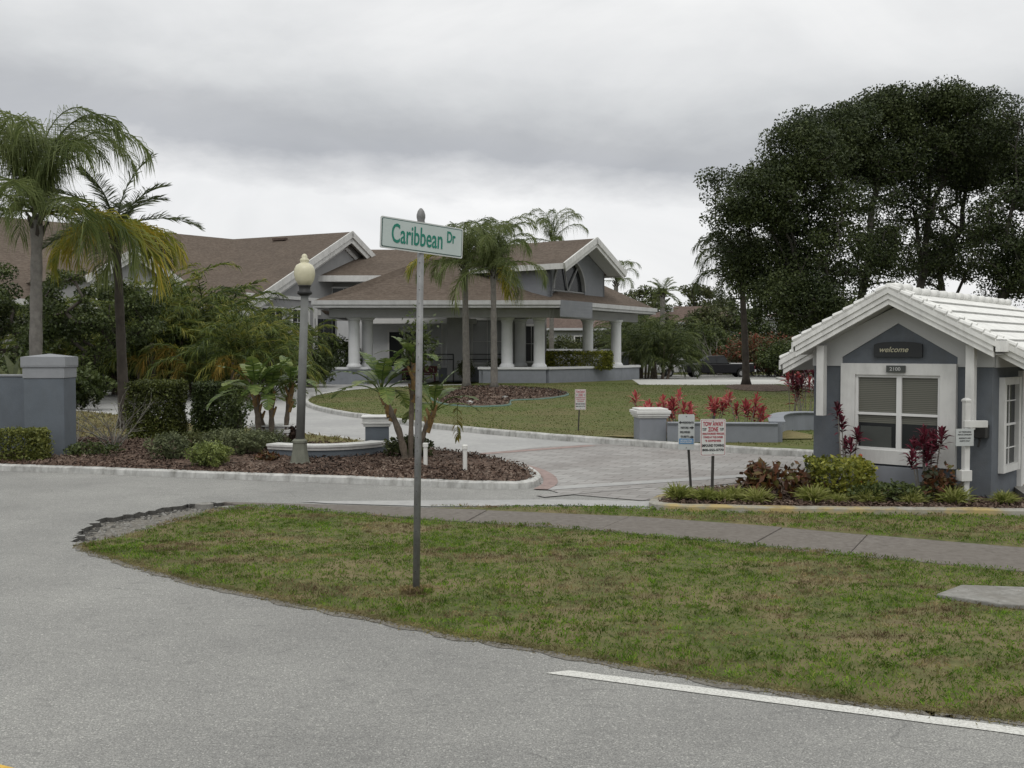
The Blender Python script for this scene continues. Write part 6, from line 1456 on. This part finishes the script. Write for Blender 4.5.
b = at(40, 455, .09); shrub('loose_shrub', 'dark weedy growth along the foot of the large pillar', (at(92, 456)[0], at(92, 456)[1], .05), .5, .3, .30, 900, .06, 'darkshrub', 14)
bp_ = at(268, 447)
banana_palm('group of short trunked plants with broad green leaves left of the lamp post', (bp_[0]-.05, bp_[1], .08), [(-.12, 0, 1.12, -.08, 1.02, 13), (.10, .1, 1.05, .0, .95, 12), (.34, .25, 1.22, .12, .85, 9), (-.02, .2, .9, -.22, .8, 7)], 3, 'broad leaved trunked plants')
bp_ = at(410, 462)
banana_palm('tall leaning trunked plants with broad leaves behind the street sign pole', (bp_[0], bp_[1]+.2, .08), [(-.10, 0, 1.22, -.42, .98, 12), (-.02, .1, 1.75, .06, .75, 8), (.10, 0, .90, .30, .85, 10)], 9, 'broad leaved trunked plants', hang=(.82, -.05, 1.02))
b = at(430, 430); shrub('loose_shrub', 'upright light green shrub behind the street sign pole above the trunked plants', (bp_[0]+.12, bp_[1]+.45, 1.35), .30, .26, 1.25, 700, .10, 'arecalight', 15, lump=.35, asp=.4)
b = at(404, 457); shrub('low_shrub', 'low green shrub at the foot of the leaning trunked plants', (b[0]+.1, b[1], .05), .42, .3, .42, 1500, .08, 'midshrub', 16, group='low shrubs in the mulch bed')
# porch hedge
shrub('clipped_hedge', 'long yellow green clipped hedge on the porch wall between the columns', (4.4, 65.9, .9), 2.15, .5, 1.1, 9000, .13, 'golden', 17, 'box', None, 'hedge', z0=0)
for x_, y_, lb_ in ((-3.0, 64, 'small round shrub by the porch wall left of the white column'), (-1.0, 66.5, 'small round shrub behind the porch wall by the window')):
    shrub('bush', lb_, (x_, y_, .2), .6, .5, 1.3, 1200, .12, 'midshrub', 18+int(x_), group='small shrubs by the porch', cat='bush')

# ------------------------------------------------------------------ red ti plants
TI = 'red ti plants behind the retaining wall'
for i, (px, py, h_, ns, sp, lb_) in enumerate((
        (634, 425, .95, 1, .1, 'single small red ti plant left of the white capped pillar'),
        (650, 432, .80, 5, .35, 'pinkish red ti plant directly behind the white capped pillar'),
        (679, 432, .88, 9, .5, 'fullest dark red ti plant right of the white capped pillar'),
        (711, 430, .95, 5, .42, 'spindly red ti plant in the middle of the row'),
        (745, 432, .95, 7, .42, 'red ti plant above the tow away sign, right end of the row'))):
    b = G(px, py, .2); ti_plant(lb_, b, h_*1.15, max(1, int(ns*1.2)), .33, 200+i, 'tibright', TI, sp*.95, 14)
for i, (px, py, h_, ns, sp, lb_) in enumerate(((792, 416, 1.2, 5, .5, 'spindly red ti plant near the left corner of the gatehouse'), (806, 417, 1.35, 9, .5, 'dense dark red ti plant touching the gatehouse corner'))):
    b = G(px, py, .2); ti_plant(lb_, b, h_*1.2, ns, .4, 210+i, 'ti' if i else 'tibright', 'red ti plants by the gatehouse corner', sp, 16)
b = Q(-.56, -.36, .06); ti_plant('tall thin dark red ti plant at the left side of the gatehouse window', b, 1.30, 5, .22, 220, 'ti', None, .15, 18)
b = Q(.55, -.45, .06); ti_plant('tall dark red ti plant in front of the right half of the gatehouse window', b, 1.20, 9, .23, 221, 'ti', None, .22, 20)

# ------------------------------------------------------------------ gatehouse planting
b = at(845, 500, .06); shrub('golden_shrub', 'rounded golden green shrub under the gatehouse window', (b[0]+.02, b[1]+.3, .05), .38, .34, .50, 3000, .06, 'golden', 31, 'box', None, 'shrub', lump=.15, z0=.06, asp=.7)
b = at(766, 502, .06); shrub('croton', 'dark red and orange croton with broad upright leaves', (b[0], b[1]+.15, .05), .27, .25, .50, 300, .15, 'croton', 32, cat='plant', up=-.1, asp=.42, lump=.3)
b = at(805, 500, .06); shrub('croton', 'thin olive croton between the red croton and the golden shrub', (b[0], b[1]+.2, .05), .26, .24, .40, 260, .12, 'croton', 33, cat='plant', up=-.1, asp=.42, lump=.3)
b = at(942, 503, .06); shrub('croton', 'yellow green croton left of the white post', (b[0], b[1]+.1, .05), .20, .2, .44, 420, .09, 'croton', 34, cat='plant', up=-.1, lump=.3)
b = at(890, 503, .06); shrub('low_shrub', 'low dark green shrub under the red ti plant', (b[0]+.05, b[1]+.1, .05), .5, .25, .26, 1400, .06, 'darkshrub', 35)
G1 = 'border grass tufts in front of the gatehouse'; at0 = at; at = lambda x, y, z=.06: at0(x, y-3.2, z)
tp_ = tuft_proto('grass_tuft', 'border grass tuft at the left foot of the direction sign', (at(679, 503)[0], at(679, 503)[1]+.03, .06), .42, 330, 'tuft', 5, G1)
for px, py, s_, lb_ in ((705, 504, .85, 'border grass tuft between the two sign posts'), (734, 503.5, .9, 'border grass tuft just right of the tow away sign post'), (750, 502, .8, 'border grass tuft left of the red croton'),
                    (757, 506, 1.0, 'pale border grass tuft at the foot of the red croton'), (812, 505, 1.05, 'border grass tuft below the olive croton'), (838, 506, .6, 'smallest border grass tuft below the golden shrub'),
                    (868, 506, .95, 'border grass tuft right of the golden shrub'), (912, 507, .85, 'border grass tuft below the right red ti plant'), (954, 507, 1.1, 'border grass tuft directly left of the white post'),
                    (1004, 507, .8, 'border grass tuft by the gatehouse corner right of the white post'), (722, 505, .7, 'low border grass tuft at the post of the tow away sign')):
    q = at(px, py); c_ = tp_.copy(); C.objects.link(c_); c_.location = (q[0], q[1], .06); c_.rotation_euler = (0, 0, px*.7); c_.scale = (s_, s_, s_); c_['label'] = lb_

# weeds and taller clumps in the verge
rg = np.random.RandomState(8); wp = sample(vp, 1500, rg, ((-4.5, 4.2), (7.2, 12.5))); wp = wp[hills(wp[:, 0]*1.3+2, wp[:, 1]*1.7, 1.3) > rg.uniform(-.5, .7, len(wp))]; n = len(wp)*14
B = np.repeat(wp, 14, 0)+rg.normal(0, .028, (n, 2)); D = rg.normal(0, .5, (n, 3)); D[:, 2] = 1
o = MB().blades(np.column_stack([B, zverge(B)]), D, rg.uniform(.035, .08, n), .007, .6, rg).build('weeds', M['blade']); setp(o, 'longer scattered grass clumps and weeds in the verge', 'weeds', kind='stuff')

# ------------------------------------------------------------------ sky and light
w = bpy.data.worlds.new('World'); scene.world = w; w.use_nodes = True; N = w.node_tree.nodes; L = w.node_tree.links
bg = N['Background']; bg.inputs['Strength'].default_value = 1.0
sky = N.new('ShaderNodeTexSky'); sky.sky_type = 'NISHITA'; sky.sun_disc = False; sky.sun_elevation = math.radians(52); sky.sun_rotation = math.radians(150)
tc = N.new('ShaderNodeTexCoord'); sx = N.new('ShaderNodeSeparateXYZ'); L.new(tc.outputs['Generated'], sx.inputs[0])
def math_(op, a, b=None, c=None):
    m_ = N.new('ShaderNodeMath'); m_.operation = op
    for i, x in enumerate((a, b, c)):
        if x is None: continue
        if hasattr(x, 'links'): L.new(x, m_.inputs[i])
        else: m_.inputs[i].default_value = x
    return m_.outputs[0]
def wn(scale, sc, detail=5, rough=.55, dist=0, off=(0, 0, 0)):
    mp = N.new('ShaderNodeMapping'); mp.inputs['Scale'].default_value = sc; mp.inputs['Location'].default_value = off; L.new(tc.outputs['Generated'], mp.inputs[0])
    n_ = N.new('ShaderNodeTexNoise'); n_.inputs['Scale'].default_value = scale; n_.inputs['Detail'].default_value = detail; n_.inputs['Roughness'].default_value = rough; n_.inputs['Distortion'].default_value = dist
    L.new(mp.outputs[0], n_.inputs[0]); return n_.outputs['Fac']
n1 = wn(2.2, (1, 1, 3.0), 6, .55, .3, (3, 1, 0)); n2 = wn(9, (1, 1, 2.6), 6, .6, 0, (0, 5, 2)); n3 = wn(2.6, (1, 1, 2.6), 6, .55, .6, (7, 2, 4))
e = math_('MULTIPLY_ADD', n1, .10, -.05); e = math_('MULTIPLY_ADD', n2, .05, e); e = math_('ADD', e, -.025)
e = math_('MULTIPLY_ADD', sx.outputs['X'], .055, e)              # the white gap reaches higher on the left
e = math_('ADD', sx.outputs['Z'], e)
rp_ = ramp(N, [(0.0, (.80, .805, .81)), (.07, (.88, .88, .885)), (.145, (.91, .91, .915)), (.165, (.70, .705, .72)), (.184, (.50, .512, .54)), (.208, (.53, .54, .56)), (.24, (.68, .69, .70)), (.275, (.80, .805, .81)), (.33, (.90, .90, .90)), (.42, (.94, .94, .93)), (1.0, (1.5, 1.49, 1.42))])
L.new(e, rp_.inputs[0])
rv = ramp(N, [(.32, (.87, .88, .89)), (.66, (1.08, 1.08, 1.075))]); L.new(n3, rv.inputs[0])
mm = N.new('ShaderNodeMix'); mm.data_type = 'RGBA'; mm.blend_type = 'MULTIPLY'; mm.inputs[0].default_value = 1; L.new(rp_.outputs[0], mm.inputs[6]); L.new(rv.outputs[0], mm.inputs[7])
sm = N.new('ShaderNodeMix'); sm.data_type = 'RGBA'; sm.blend_type = 'MULTIPLY'; sm.inputs[0].default_value = 1; L.new(sky.outputs[0], sm.inputs[6]); sm.inputs[7].default_value = (.08, .08, .08, 1)
fin = N.new('ShaderNodeMix'); fin.data_type = 'RGBA'; fin.inputs[0].default_value = .95; L.new(sm.outputs[2], fin.inputs[6]); L.new(mm.outputs[2], fin.inputs[7])
L.new(fin.outputs[2], bg.inputs[0])
sd_ = bpy.data.lights.new('sun', 'SUN'); sd_.energy = .7; sd_.angle = math.radians(20); sd_.color = (1, .97, .93)
so = bpy.data.objects.new('sun', sd_); C.objects.link(so); so.rotation_euler = (math.radians(38), 0, math.radians(-30+180-150+0)); so.location = (0, 0, 30)
vs = scene.view_settings; vs.view_transform = 'Standard'; vs.look = 'None'; vs.exposure = 0; vs.gamma = 1
scene.render.resolution_x = 1024; scene.render.resolution_y = 768
for o in list(bpy.data.objects):
    if o.type == 'EMPTY' and o.name.startswith('tmp'): bpy.data.objects.remove(o)
